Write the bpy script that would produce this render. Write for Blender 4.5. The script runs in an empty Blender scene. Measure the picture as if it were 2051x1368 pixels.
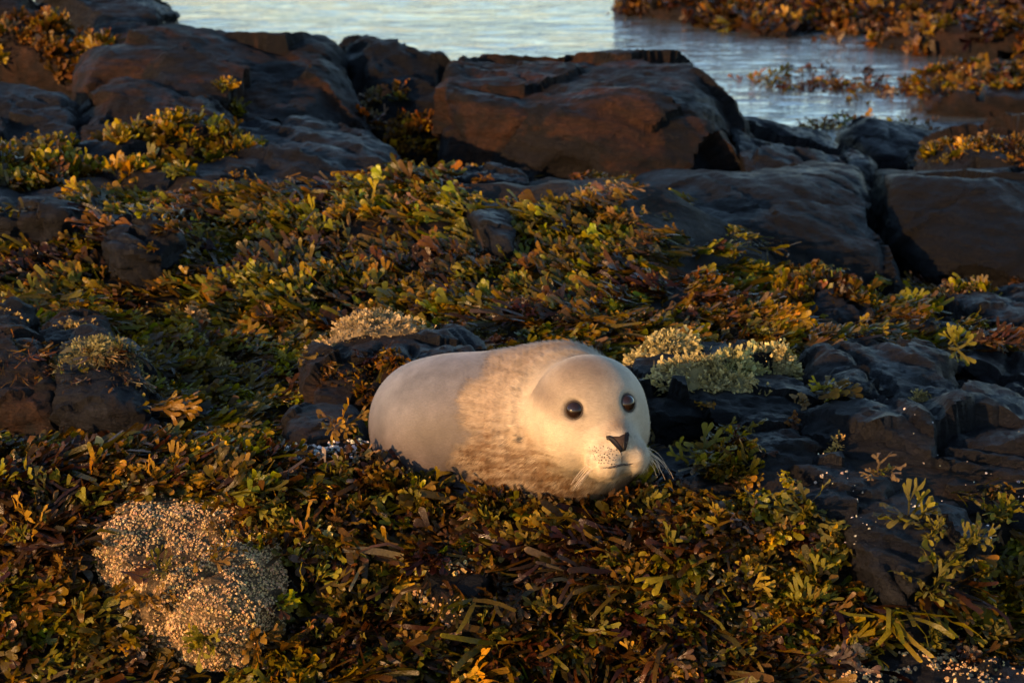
import bpy, bmesh, math
import numpy as np
from mathutils import Vector
from mathutils.bvhtree import BVHTree

rng = np.random.default_rng(7)
sc = bpy.context.scene
COL = sc.collection
R = math.radians

# ------------------------------------------------------------------ camera
LENS, PITCH = 100.0, R(14)
CAM = np.array([0.0, -5.5, 1.67])
cam_d = bpy.data.cameras.new('camera')
cam = bpy.data.objects.new('camera', cam_d)
COL.objects.link(cam)
sc.camera = cam
cam.location = CAM
cam.rotation_euler = (R(90) - PITCH, 0, 0)
cam_d.lens = LENS
cam_d.sensor_width = 36
cam_d.clip_end = 2000
cam_d.dof.use_dof = True
cam_d.dof.focus_distance = 5.56
cam_d.dof.aperture_fstop = 8.0

# ------------------------------------------------------------------ sky, sun, exposure
SUN_EL, SUN_AZ = R(12), R(50)                  # low, behind the photographer's left shoulder
world = bpy.data.worlds.new('World')
sc.world = world
world.use_nodes = True
wn = world.node_tree.nodes
sky = wn.new('ShaderNodeTexSky')
sky.sky_type = 'NISHITA'
sky.sun_disc = False
sky.sun_elevation = SUN_EL
sky.sun_rotation = R(180) + SUN_AZ
sky.air_density = 1.0
sky.dust_density = 0.4
sky.ozone_density = 2.0
wn['Background'].inputs[1].default_value = 0.15
world.node_tree.links.new(sky.outputs[0], wn['Background'].inputs[0])
sun_d = bpy.data.lights.new('sun', 'SUN')
sun = bpy.data.objects.new('sun', sun_d)
COL.objects.link(sun)
sun_d.energy = 4.7
sun_d.color = (1.0, 0.55, 0.22)
sun_d.angle = R(0.6)
SDIR = Vector((-math.sin(SUN_AZ) * math.cos(SUN_EL), -math.cos(SUN_AZ) * math.cos(SUN_EL), math.sin(SUN_EL)))
sun.rotation_euler = SDIR.to_track_quat('Z', 'Y').to_euler()
sun.location = SDIR * 8
sc.view_settings.view_transform = 'Standard'
sc.view_settings.look = 'None'
sc.view_settings.exposure = 1.38
sc.view_settings.gamma = 1.0
sc.view_settings.use_curve_mapping = False

# ------------------------------------------------------------------ picture <-> place
FPX = 2051 * LENS / 36
FW = np.array([0, math.cos(PITCH), -math.sin(PITCH)])
UP = np.array([0, math.sin(PITCH), math.cos(PITCH)])
RT = np.array([1.0, 0, 0])
TC = -FW


def ray(px, py):
    d = RT * ((px - 1025.5) / FPX) + UP * ((684 - py) / FPX) + FW
    return d


def at(px, py, D):
    """the point seen at pixel (px,py) at D metres ahead of the camera along the ground"""
    d = ray(px, py)
    return CAM + d * (D / d[1])


def to_px(P):
    P = np.asarray(P) - CAM
    w = P @ FW
    return 1025.5 + FPX * (P @ RT) / w, 684 - FPX * (P @ UP) / w


# ------------------------------------------------------------------ noise
def _hash(ix, iy, iz, seed):
    h = (ix.astype(np.uint32) * np.uint32(374761393) + iy.astype(np.uint32) * np.uint32(668265263)
         + iz.astype(np.uint32) * np.uint32(2246822519) + np.uint32((seed * 3266489917) & 0xffffffff))
    h ^= h >> np.uint32(13)
    h *= np.uint32(1274126177)
    h ^= h >> np.uint32(16)
    return h.astype(np.float64) * (2.0 / 4294967295.0) - 1.0


def vnoise(p, seed=0):
    p = np.asarray(p, float)
    i = np.floor(p).astype(np.int64)
    f = p - i
    f = f * f * f * (f * (f * 6 - 15) + 10)
    i = i & 0xffffffff
    out = 0
    for dx in (0, 1):
        wx = f[:, 0] if dx else 1 - f[:, 0]
        for dy in (0, 1):
            wy = f[:, 1] if dy else 1 - f[:, 1]
            for dz in (0, 1):
                wz = f[:, 2] if dz else 1 - f[:, 2]
                out = out + wx * wy * wz * _hash((i[:, 0] + dx), (i[:, 1] + dy), (i[:, 2] + dz), seed)
    return out


def fbm(p, octaves=4, seed=0, gain=0.5):
    p = np.asarray(p, float)
    o, a, s = 0, 1.0, 0
    for k in range(octaves):
        o = o + a * vnoise(p * (2.03 ** k) + 17.3 * k, seed + k)
        s += a
        a *= gain
    return o / s * 1.6


def unit(v):
    v = np.asarray(v, float)
    return v / np.linalg.norm(v)


def sstep(a, b, x):
    t = np.clip((x - a) / (b - a), 0, 1)
    return t * t * (3 - 2 * t)


# ------------------------------------------------------------------ mesh helpers
def new_mesh(name, V, F, cols=None, smooth=True):
    """F: (n,3) or (n,4) int array"""
    V = np.ascontiguousarray(V, np.float32)
    F = np.ascontiguousarray(F, np.int32)
    me = bpy.data.meshes.new(name)
    k = F.shape[1]
    me.vertices.add(len(V))
    me.vertices.foreach_set('co', V.ravel())
    me.loops.add(F.size)
    me.loops.foreach_set('vertex_index', F.ravel())
    me.polygons.add(len(F))
    me.polygons.foreach_set('loop_start', np.arange(0, F.size, k, dtype=np.int32))
    me.polygons.foreach_set('loop_total', np.full(len(F), k, np.int32))
    me.polygons.foreach_set('use_smooth', np.full(len(F), smooth))
    me.update(calc_edges=True)
    if cols is not None:
        ca = me.color_attributes.new('Col', 'FLOAT_COLOR', 'POINT')
        c = np.ones((len(V), 4), np.float32)
        c[:, :3] = cols
        ca.data.foreach_set('color', c.ravel())
    return me


def link(name, me, mat=None, loc=(0, 0, 0), parent=None, label=None, cat=None, group=None, kind=None):
    o = bpy.data.objects.new(name, me)
    COL.objects.link(o)
    o.location = loc
    if mat is not None and me is not None and not me.materials:
        me.materials.append(mat)
    if parent is not None:
        o.parent = parent
    for k, v in (('label', label), ('category', cat), ('group', group), ('kind', kind)):
        if v:
            o[k] = v
    return o


def vert_normals(me):
    a = np.empty(len(me.vertices) * 3, np.float32)
    me.vertex_normals.foreach_get('vector', a)
    return a.reshape(-1, 3).astype(float)


def surface_nets(f, org, h):
    """zero surface of a sampled field as quads"""
    s = f < 0
    nx, ny, nz = f.shape
    cnt = np.zeros((nx - 1, ny - 1, nz - 1), np.int8)
    for dx in (0, 1):
        for dy in (0, 1):
            for dz in (0, 1):
                cnt += s[dx:nx - 1 + dx, dy:ny - 1 + dy, dz:nz - 1 + dz]
    act = (cnt > 0) & (cnt < 8)
    idx = np.full(act.shape, -1, np.int64)
    cells = np.argwhere(act)
    idx[act] = np.arange(len(cells))
    pos = np.zeros((len(cells), 3))
    n = np.zeros(len(cells))
    cs = [(a, b, c) for a in (0, 1) for b in (0, 1) for c in (0, 1)]
    for a in cs:
        for b in cs:
            if sum(abs(a[k] - b[k]) for k in range(3)) == 1 and a < b:
                fa = f[cells[:, 0] + a[0], cells[:, 1] + a[1], cells[:, 2] + a[2]]
                fb = f[cells[:, 0] + b[0], cells[:, 1] + b[1], cells[:, 2] + b[2]]
                m = (fa < 0) != (fb < 0)
                t = fa[m] / (fa[m] - fb[m])
                pos[m] += np.array(a) + t[:, None] * (np.array(b) - np.array(a))
                n[m] += 1
    V = (cells + pos / n[:, None]) * h + org
    Q = []
    for ax in range(3):
        a2, a3 = (ax + 1) % 3, (ax + 2) % 3
        sl0 = [slice(1, -1)] * 3
        sl1 = [slice(1, -1)] * 3
        sl0[ax] = slice(0, f.shape[ax] - 1)
        sl1[ax] = slice(1, f.shape[ax])
        s0, s1 = s[tuple(sl0)], s[tuple(sl1)]
        e = np.argwhere(s0 != s1)
        fl = s0[tuple(e.T)]
        off = np.ones(3, int)
        off[ax] = 0
        e = e + off
        def c(d2, d3):
            q = e.copy()
            q[:, a2] += d2
            q[:, a3] += d3
            return idx[q[:, 0], q[:, 1], q[:, 2]]
        q = np.stack([c(-1, -1), c(0, -1), c(0, 0), c(-1, 0)], 1)
        q[~fl] = q[~fl][:, ::-1]
        Q.append(q)
    return V, np.concatenate(Q)


def grid_points(lo, hi, h):
    ax = [np.arange(lo[k], hi[k] + h, h) for k in range(3)]
    g = np.stack(np.meshgrid(*ax, indexing='ij'), -1)
    return g.reshape(-1, 3), g.shape[:3]


# ------------------------------------------------------------------ materials
def mat_new(name):
    m = bpy.data.materials.new(name)
    m.use_nodes = True
    nt = m.node_tree
    b = nt.nodes['Principled BSDF']
    return m, nt, b


def N(nt, t, **kw):
    n = nt.nodes.new(t)
    for k, v in kw.items():
        if k.startswith('i_'):
            n.inputs[k[2:].replace('_', ' ')].default_value = v
        else:
            setattr(n, k, v)
    return n


def ramp(nt, src, stops):
    r = nt.nodes.new('ShaderNodeValToRGB')
    e = r.color_ramp.elements
    while len(e) < len(stops):
        e.new(0.5)
    for k, (p, c) in enumerate(stops):
        e[k].position = p
        e[k].color = (*c, 1) if len(c) == 3 else c
    nt.links.new(src, r.inputs[0])
    return r.outputs[0]


def mixc(nt, fac, a, b, mode='MIX'):
    m = nt.nodes.new('ShaderNodeMix')
    m.data_type = 'RGBA'
    m.blend_type = mode
    for sock, v in ((0, fac), (6, a), (7, b)):
        if hasattr(v, 'links'):
            nt.links.new(v, m.inputs[sock])
        elif isinstance(v, (int, float)):
            m.inputs[sock].default_value = v
        else:
            m.inputs[sock].default_value = (*v, 1)
    return m.outputs[2]


def noise_node(nt, vec, scale, detail=6, rough=0.6, dist=0.0):
    n = N(nt, 'ShaderNodeTexNoise')
    n.inputs['Scale'].default_value = scale
    n.inputs['Detail'].default_value = detail
    n.inputs['Roughness'].default_value = rough
    n.inputs['Distortion'].default_value = dist
    nt.links.new(vec, n.inputs['Vector'])
    return n.outputs['Fac']


def mat_rock(name, dark, mid, rust, rust_lo, rust_hi, rough=0.55, speck=0.0):
    m, nt, b = mat_new(name)
    tc = N(nt, 'ShaderNodeTexCoord').outputs['Object']
    mp = N(nt, 'ShaderNodeMapping')
    mp.inputs['Rotation'].default_value = (0.25, -0.18, 0.4)
    mp.inputs['Scale'].default_value = (1, 1, 3.2)
    nt.links.new(tc, mp.inputs[0])
    lam = mp.outputs[0]
    n1 = noise_node(nt, lam, 9, 10, 0.65, 0.6)
    c = ramp(nt, n1, [(0.32, dark), (0.68, mid)])
    n2 = noise_node(nt, tc, 4.2, 7, 0.7, 0.9)
    c = mixc(nt, ramp(nt, n2, [(rust_lo, (0, 0, 0)), (rust_hi, (1, 1, 1))]), c, rust)
    n3 = noise_node(nt, lam, 60, 5, 0.7)
    c = mixc(nt, 0.75, c, ramp(nt, n3, [(0.32, (0.2, 0.2, 0.2)), (0.68, (1.8, 1.8, 1.8))]), 'MULTIPLY')
    n5 = noise_node(nt, tc, 230, 2, 0.6)
    c = mixc(nt, 0.6, c, ramp(nt, n5, [(0.35, (0.5, 0.5, 0.5)), (0.7, (1.5, 1.5, 1.5))]), 'MULTIPLY')
    nt.links.new(c, b.inputs['Base Color'])
    r = ramp(nt, noise_node(nt, tc, 7, 5, 0.6), [(0.3, (rough - 0.2,) * 3), (0.75, (rough + 0.3,) * 3)])
    nt.links.new(r, b.inputs['Roughness'])
    b.inputs['Specular IOR Level'].default_value = 0.13
    bp = N(nt, 'ShaderNodeBump')
    bp.inputs['Strength'].default_value = 1.0
    bp.inputs['Distance'].default_value = 0.022
    nt.links.new(noise_node(nt, lam, 22, 9, 0.72, 0.4), bp.inputs['Height'])
    bp2 = N(nt, 'ShaderNodeBump')
    bp2.inputs['Strength'].default_value = 0.8
    bp2.inputs['Distance'].default_value = 0.009
    nt.links.new(noise_node(nt, tc, 75, 6, 0.75), bp2.inputs['Height'])
    nt.links.new(bp.outputs[0], bp2.inputs['Normal'])
    nt.links.new(bp2.outputs[0], b.inputs['Normal'])
    return m


M_ROCK = mat_rock('dark_slate_rock', (0.0016, 0.0016, 0.002), (0.0085, 0.0085, 0.0105), (0.018, 0.0095, 0.006), 0.60, 0.78, 0.5)
M_RUST = mat_rock('rust_stained_rock', (0.0016, 0.0014, 0.0016), (0.006, 0.005, 0.0052), (0.030, 0.0118, 0.0048), 0.49, 0.66, 0.6)
M_BLACK = mat_rock('black_shade_rock', (0.0008, 0.0008, 0.0009), (0.0026, 0.0025, 0.0028), (0.006, 0.0035, 0.0022), 0.62, 0.8, 0.55)  # near-black base colour carries the shade of the unlit right-hand boulders
M_CRUST = mat_rock('barnacle_crusted_rock', (0.03, 0.02, 0.011), (0.13, 0.085, 0.042), (0.16, 0.1, 0.045), 0.5, 0.7, 0.6)
M_BROWN = mat_rock('red_brown_rock', (0.0022, 0.0018, 0.0018), (0.009, 0.0062, 0.0054), (0.028, 0.012, 0.0055), 0.46, 0.68, 0.6)


def mat_weed(name, rough=0.26, trans=0.3, spec=0.5):
    m, nt, b = mat_new(name)
    at_ = N(nt, 'ShaderNodeAttribute', attribute_name='Col')
    oi = N(nt, 'ShaderNodeObjectInfo')
    tc = N(nt, 'ShaderNodeTexCoord').outputs['Object']
    c = mixc(nt, 1.0, at_.outputs['Color'], oi.outputs['Color'], 'MULTIPLY')
    c = mixc(nt, 0.55, c, ramp(nt, noise_node(nt, tc, 120, 4, 0.7), [(0.3, (0.5, 0.45, 0.4)), (0.7, (1.4, 1.4, 1.3))]), 'MULTIPLY')
    nt.links.new(c, b.inputs['Base Color'])
    b.inputs['Specular IOR Level'].default_value = spec
    nt.links.new(ramp(nt, noise_node(nt, tc, 40, 3, 0.6), [(0.3, (rough - 0.12,) * 3), (0.7, (rough + 0.22,) * 3)]), b.inputs['Roughness'])
    bp = N(nt, 'ShaderNodeBump')
    bp.inputs['Strength'].default_value = 0.5
    bp.inputs['Distance'].default_value = 0.003
    nt.links.new(noise_node(nt, tc, 170, 4, 0.6), bp.inputs['Height'])
    nt.links.new(bp.outputs[0], b.inputs['Normal'])
    tr = N(nt, 'ShaderNodeBsdfTranslucent')
    nt.links.new(mixc(nt, 1.0, c, (1.5, 1.25, 0.6), 'MULTIPLY'), tr.inputs[0])
    mx = N(nt, 'ShaderNodeMixShader')
    mx.inputs[0].default_value = trans
    nt.links.new(b.outputs[0], mx.inputs[1])
    nt.links.new(tr.outputs[0], mx.inputs[2])
    nt.links.new(mx.outputs[0], nt.nodes['Material Output'].inputs[0])
    return m


M_WEED = mat_weed('rockweed', 0.2, 0.45, 0.2)
M_PALE = mat_weed('pale_dry_seaweed', 0.7, 0.3, 0.2)


def mat_plain(name, col, rough, spec=0.5, attr=False, coat=0.0, var=0.3, vs=90):
    m, nt, b = mat_new(name)
    tc = N(nt, 'ShaderNodeTexCoord').outputs['Object']
    c = col
    if attr:
        c = N(nt, 'ShaderNodeAttribute', attribute_name='Col').outputs['Color']
    c = mixc(nt, var, c, ramp(nt, noise_node(nt, tc, vs, 4, 0.6), [(0.3, (0.5, 0.5, 0.5)), (0.7, (1.4, 1.4, 1.4))]), 'MULTIPLY')
    nt.links.new(c, b.inputs['Base Color'])
    b.inputs['Roughness'].default_value = rough
    b.inputs['Specular IOR Level'].default_value = spec
    b.inputs['Coat Weight'].default_value = coat
    b.inputs['Coat Roughness'].default_value = 0.03
    return m


# ------------------------------------------------------------------ terrain
WATER_Z = -0.15
PROF = np.array([(0, -1.6), (3.0, -1.25), (4.3, -0.66), (4.75, -0.40), (5.05, -0.225), (5.32, -0.055), (5.5, 0.0), (6.2, 0.0), (6.8, 0.06), (7.5, 0.20),
                 (7.9, 0.16), (8.4, -0.02), (9.2, -0.20), (10.5, -0.45), (14, -0.8), (400, -3.0)])


def ground(x, y):
    x = np.atleast_1d(np.asarray(x, float))
    y = np.atleast_1d(np.asarray(y, float))
    D = y + 5.5
    z = np.interp(D, PROF[:, 0], PROF[:, 1])
    P = np.stack([x, y, np.zeros_like(x)], -1)
    near = np.exp(-np.maximum(D - 9, 0) / 3)
    z = z + near * (0.035 * fbm(P * 2.6, 3, 3) + 0.022 * fbm(P * 8, 2, 9))
    z = z - 0.10 * sstep(0.35, 0.9, x) * sstep(5.6, 6.2, D) * (1 - sstep(6.9, 7.4, D))       # lower among the ledges on the right
    z = z - 0.10 * sstep(0.5, 1.0, x) * (1 - sstep(5.3, 5.6, D))
    z = z - (0.17 * sstep(0.25, 0.8, x) + 0.11 * sstep(0.72, 1.05, x)) * sstep(6.7, 7.3, D) * (1 - sstep(8.2, 8.8, D))
    z = z + 0.2 * sstep(-1.0, -1.6, x) * sstep(3.6, 4.1, D) * (1 - sstep(4.35, 4.7, D))  # unseen hump beyond the left edge, added to shade the lower-left slope
    z = z + 0.06 * sstep(-0.9, -1.6, x) * sstep(6.6, 7.4, D)
    z = z - 0.05 * sstep(-0.25, -0.4, x) * (1 - sstep(-0.9, -0.7, x) * 0) * np.exp(-((D - 5.85) / 0.16) ** 2)
    return z


def build_ground():
    n = 170
    xs = np.concatenate([np.linspace(-400, -4.2, 14), np.linspace(-3.6, 3.6, n), np.linspace(4.2, 400, 14)])
    ys = np.concatenate([np.linspace(-5.4, 5.5, 250), np.geomspace(5.8, 400, 30)])
    X, Y = np.meshgrid(xs, ys, indexing='ij')
    Z = ground(X.ravel(), Y.ravel())
    V = np.stack([X.ravel(), Y.ravel(), Z], 1)
    a = np.arange(len(xs) * len(ys)).reshape(len(xs), len(ys))
    F = np.stack([a[:-1, :-1], a[1:, :-1], a[1:, 1:], a[:-1, 1:]], -1).reshape(-1, 4)
    link('shore_ground', new_mesh('shore_ground', V, F), M_GROUND, kind='structure')
    return BVHTree.FromPolygons(V.tolist(), F.tolist())


M_GROUND = mat_rock('shore_rock', (0.0036, 0.003, 0.003), (0.0132, 0.0096, 0.0066), (0.021, 0.012, 0.0048), 0.45, 0.7, 0.6)
GROUND_BVH = build_ground()


def build_sea():
    m, nt, b = mat_new('sea_water')
    tc = N(nt, 'ShaderNodeTexCoord').outputs['Object']
    mp = N(nt, 'ShaderNodeMapping')
    mp.inputs['Scale'].default_value = (0.32, 1.0, 1.0)
    mp.inputs['Rotation'].default_value = (0, 0, 0.06)
    nt.links.new(tc, mp.inputs[0])
    b.inputs['Base Color'].default_value = (0.04, 0.047, 0.047, 1)
    b.inputs['Roughness'].default_value = 0.05
    b.inputs['IOR'].default_value = 1.333
    b.inputs['Specular IOR Level'].default_value = 0.5
    bp = N(nt, 'ShaderNodeBump')
    bp.inputs['Strength'].default_value = 0.2
    bp.inputs['Distance'].default_value = 0.05
    nt.links.new(noise_node(nt, mp.outputs[0], 5.5, 4, 0.55, 0.5), bp.inputs['Height'])
    bp2 = N(nt, 'ShaderNodeBump')
    bp2.inputs['Strength'].default_value = 0.45
    bp2.inputs['Distance'].default_value = 0.016
    nt.links.new(ramp(nt, noise_node(nt, mp.outputs[0], 16, 4, 0.6, 0.6), [(0.45, (0, 0, 0)), (0.75, (1, 1, 1))]), bp2.inputs['Height'])
    nt.links.new(bp.outputs[0], bp2.inputs['Normal'])
    nt.links.new(bp2.outputs[0], b.inputs['Normal'])
    xs = np.concatenate([[-600, -60], np.linspace(-5, 5, 70), [60, 600]])
    ys = np.concatenate([np.linspace(2.6, 12, 200), np.geomspace(13, 900, 20)])
    X, Y = np.meshgrid(xs, ys, indexing='ij')
    P = np.stack([X.ravel() * 1.1, Y.ravel() * 3.4, np.zeros(X.size)], 1)
    Z = WATER_Z + 0.006 * fbm(P, 3, 21) * np.exp(-np.maximum(Y.ravel() - 9, 0) / 6)
    V = np.stack([X.ravel(), Y.ravel(), Z], 1)
    a = np.arange(X.size).reshape(X.shape)
    F = np.stack([a[:-1, :-1], a[1:, :-1], a[1:, 1:], a[:-1, 1:]], -1).reshape(-1, 4)
    link('sea', new_mesh('sea', V, F), m, kind='structure')


build_sea()

# ------------------------------------------------------------------ rocks
ROCK_TRIS = [[], []]
ROCKS = {}
ROCK_PX = []


def rock(key, label, pts, mat, thick=0.3, name='boulder', h=None, rough=1.0, edge=0.004, drop=0.15, cuts=(), seed=None,
         strata=0.4, facets=10, cells=22, back_drop=0.15, cat='rock', extra=()):
    """pts: (px, py, D) corners of the visible faces; the rest of the block goes back and down from them"""
    P = np.array([at(*p) for p in pts])
    zb = P[:, 2].min() - drop
    allp = [*P]
    for p in P:
        allp.append(p + np.array([0.0, thick, -back_drop * thick]))
        allp.append(np.array([p[0], p[1] + 0.02, zb]))
        allp.append(np.array([p[0], p[1] + thick, zb]))
    allp += [at(*p) for p in extra]
    bm = bmesh.new()
    for p in allp:
        bm.verts.new(p)
    bmesh.ops.convex_hull(bm, input=bm.verts)
    bmesh.ops.dissolve_limit(bm, angle_limit=R(6), verts=bm.verts, edges=bm.edges)
    bm.normal_update()
    C = np.mean(allp, 0)
    pl = []
    for f in bm.faces:
        n = np.array(f.normal)
        d = float(n @ np.array(f.calc_center_median()))
        if n @ C > d:
            n, d = -n, -d
        pl.append((n, d))
    bm.free()
    A = np.array(allp)
    sd = seed if seed is not None else len(ROCKS) * 7 + 100
    rr = np.random.default_rng(sd)
    ext = float(np.cbrt(np.prod(np.ptp(A, 0))))
    for _ in range(facets):                          # knocked-off corners
        n = unit(np.array([rr.normal(), -abs(rr.normal()) * 0.9, 0.25 + abs(rr.normal()) * 0.8]))
        pl.append((n, float((A @ n).max()) - ext * rr.uniform(0.005, 0.10)))
    lo, hi = A.min(0) - 0.05, A.max(0) + 0.05
    if h is None:
        h = max(0.007, (np.prod(hi - lo) / 130000) ** (1 / 3))
    G, shp = grid_points(lo, hi, h)
    G32 = G.astype(np.float32)
    acc = np.zeros(len(G), np.float32)
    for n, d in pl:
        acc += np.exp(np.clip((G32 @ n.astype(np.float32) - np.float32(d)) / edge, -60, 40))
    f = (np.log(np.maximum(acc, 1e-30)) * edge).astype(float)
    for c in cuts:                                   # (px,py,D, rx,ry,rz) hollows worn out of the block
        q = (G - at(*c[:3])) / np.array(c[3:6])
        dc = (np.sqrt((q * q).sum(1)) - 1) * min(c[3:6])
        f = np.maximum(f, -dc)
    V, Q = surface_nets(f.reshape(shp), lo, h)
    me = new_mesh(name, V, Q)
    nrm = vert_normals(me)
    size = float(np.cbrt(np.prod(hi - lo)))
    big = fbm(V * (2.2 / size), 4, sd)
    lam = fbm(V @ np.array([[1, .1, .3], [-.1, 1, .5], [-.25, -.4, 1]]) * np.array([5, 5, 19]), 4, sd + 11)
    ridge = 1 - np.abs(fbm(V * (4.0 / size), 3, sd + 5)) * 2
    fine = fbm(V * 26, 3, sd + 23, 0.65)
    sc_ = V @ unit(np.array([0.25, 0.2, 1.0])) / (0.035 + 0.03 * size) + 0.9 * fbm(V * (2.5 / size), 2, sd + 31)
    fr = sc_ - np.floor(sc_)
    stair = sstep(0.0, 0.22, fr) - fr
    crack = 0
    for _ in range(3):
        cn = unit(np.array([rr.normal(), 0.5 * rr.normal(), 0.6 * rr.normal()]))
        cd = (V - V[rr.integers(len(V))]) @ cn + 0.05 * size * big
        crack = crack + np.exp(-(cd / 0.010) ** 2) * sstep(-0.2, 0.3, vnoise(V * (3 / size), sd + 40))
    sv = V + 0.12 * size * np.stack([fbm(V * (2 / size), 2, sd + 60 + k) for k in range(3)], 1)
    seeds = V[rr.integers(0, len(V), cells)]
    dist = np.stack([(((sv - q) * np.array([1, 1, 1.7])) ** 2).sum(1) for q in seeds], 1)
    cid = dist.argmin(1)
    tilt = rr.normal(size=(cells, 3)) * 0.15
    cell = (rr.normal(size=cells) * 0.012 * size)[cid] + ((V - seeds[cid]) * tilt[cid]).sum(1)
    cell = np.clip(cell, -0.06 * size, 0.05 * size)
    disp = rough * (cell + 0.014 * size * big + 0.012 * strata * lam + 0.020 * strata * stair - 0.02 * np.clip(crack, 0, 1) + 0.0075 * fine)
    V2 = V + nrm * disp[:, None]
    keepv = V2[:, 2] > ground(V2[:, 0], V2[:, 1]) - 0.05       # what is sunk in the ground is not needed
    Q = Q[keepv[Q].any(1)]
    used = np.unique(Q)
    remap = np.full(len(V2), -1)
    remap[used] = np.arange(len(used))
    V2, Q = V2[used], remap[Q]
    bpy.data.meshes.remove(me)
    base = np.array([C[0], C[1], zb])
    me = new_mesh(name, V2 - base, Q)
    me.set_sharp_from_angle(angle=R(38))
    o = link(name, me, mat, base, None, label, cat)
    k0 = sum(len(v) for v in ROCK_TRIS[0])
    ROCK_TRIS[0].append(V2)
    ROCK_TRIS[1].append(Q + k0)
    ROCKS[key] = (o, V2, Q, base)
    pq = np.array([p[:2] for p in pts], float)
    ROCK_PX.append((pq, sum(p[2] for p in pts) / len(pts) + 0.1, key))
    return o


# -- back row, by the water
rock('R3', 'slate block furthest back by the water edge, above the orange weed mound',
     [(60, -30, 10.6), (190, 95, 10.2), (205, 55, 10.2), (328, 34, 10.3), (300, 0, 10.8), (215, -30, 10.8)], M_ROCK, 0.5)
rock('R3b', 'brown leaning rock crowned with orange weed at the shore edge',
     [(-120, 100, 9.5), (-110, 0, 9.6), (20, 2, 9.6), (75, 22, 9.6), (130, 85, 9.5), (160, 150, 9.2)], M_BROWN, 0.4)
rock('R2', 'long rust-tinged boulder with flat wet top beside the water pool',
     [(140, 112, 8.9), (170, 165, 8.75), (330, 100, 8.9), (360, 190, 8.7), (470, 230, 8.55), (640, 295, 8.5), (745, 300, 8.6), (720, 235, 8.8), (690, 160, 8.95),
      (640, 105, 9.1), (480, 100, 9.0), (600, 66, 9.8), (490, 48, 10.1), (335, 42, 10.2), (210, 70, 9.9), (670, 110, 9.3)], M_RUST, 0.12, edge=0.006, back_drop=0.3,
     cuts=[(250, 150, 8.72, 0.17, 0.10, 0.06)], h=0.0145, rough=0.8)
rock('R6', 'dark cleft rock sunk between the two big boulders',
     [(680, 300, 9.0), (684, 92, 9.5), (740, 80, 9.6), (800, 92, 9.5), (880, 105, 9.4), (915, 200, 9.1), (905, 310, 8.9), (800, 250, 8.95), (760, 180, 9.15)], M_BLACK, 0.3)
rock('R1', 'largest boulder with rust brown face and undercut base before the sea',
     [(885, 140, 8.75), (908, 330, 8.6), (905, 118, 9.0), (970, 88, 9.1), (1150, 96, 9.15), (1255, 98, 9.2), (1350, 108, 9.2), (1405, 145, 9.1), (1440, 195, 8.95), (1475, 250, 8.8),
      (1530, 335, 8.6), (1430, 350, 8.4), (1250, 350, 8.35), (1050, 390, 8.35), (1020, 220, 8.5), (1250, 180, 8.6), (1380, 210, 8.6), (940, 360, 8.5)], M_RUST, 0.3, edge=0.006,
     cuts=[(1130, 370, 8.28, 0.15, 0.2, 0.10), (1028, 300, 8.3, 0.018, 0.22, 0.22), (1230, 400, 8.28, 0.16, 0.15, 0.06)], h=0.0125, rough=0.9, seed=128, cells=26, facets=14)
rock('R8', 'purple-grey wedge rock leaning at the water edge',
     [(1690, 275, 9.6), (1745, 238, 9.7), (1870, 262, 9.7), (1885, 300, 9.5), (1840, 318, 9.4), (1740, 305, 9.45)], M_ROCK, 0.25, rough=0.5)
rock('R7', 'sloping blue-grey slab running down from the largest boulder',
     [(1455, 242, 8.95), (1560, 262, 9.1), (1650, 283, 9.2), (1760, 340, 8.7), (1640, 362, 8.3), (1500, 360, 8.3), (1470, 290, 8.6)], M_ROCK, 0.2, h=0.0115)
rock('R11', 'cracked blue-grey rock below the weed mound at the shore edge',
     [(1880, 345, 8.3), (1940, 300, 8.5), (2051, 285, 8.6), (2160, 280, 8.6), (2180, 360, 8.2), (2000, 365, 8.2)], M_ROCK, 0.3)
rock('R9', 'broad dark boulder with pale sloping shelf, weed lapping its foot',
     [(1235, 405, 7.75), (1290, 347, 8.1), (1440, 338, 8.25), (1560, 345, 8.25), (1740, 348, 8.2), (1800, 545, 7.45), (1560, 530, 7.4), (1440, 450, 7.5), (1570, 385, 7.75), (1450, 395, 7.75), (1330, 420, 7.6)],
     M_BLACK, 0.15, edge=0.005, rough=0.55, h=0.0115)
rock('R10', 'black sheer-faced boulder at the shore edge beyond a narrow cleft',
     [(1785, 352, 8.05), (1800, 560, 7.7), (1950, 355, 7.95), (2080, 345, 8.1), (2250, 350, 8.2), (2250, 600, 7.5), (2000, 595, 7.5), (1880, 580, 7.55)], M_BLACK, 0.4, edge=0.006, rough=0.55, h=0.0115)
# -- left bank
rock('R4', 'low squarish grey rock under the orange weed mound',
     [(-150, 310, 8.1), (-150, 195, 8.5), (0, 192, 8.5), (120, 205, 8.45), (150, 250, 8.25), (162, 300, 8.05)], M_ROCK, 0.3)
rock('R4b', 'rounded purple-brown rock in front of the long boulder',
     [(168, 300, 8.05), (130, 205, 8.5), (230, 160, 8.6), (310, 158, 8.6), (400, 190, 8.45), (470, 250, 8.2), (500, 300, 8.0)], M_BROWN, 0.2, edge=0.006)
rock('R5', 'wide blue-grey ledge with yellow weed growing along it',
     [(90, 320, 8.0), (190, 300, 8.15), (430, 235, 8.4), (560, 222, 8.45), (700, 290, 8.35), (775, 325, 8.1), (700, 365, 7.7), (560, 375, 7.65), (350, 385, 7.6), (110, 350, 7.75)], M_ROCK, 0.1, strata=0.8)
rock('R12', 'flat blue-grey slab half buried in yellow weed on the bank',
     [(-60, 395, 7.35), (0, 372, 7.5), (120, 376, 7.5), (185, 405, 7.25), (120, 425, 7.1), (-60, 425, 7.1)], M_ROCK, 0.08)
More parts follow.
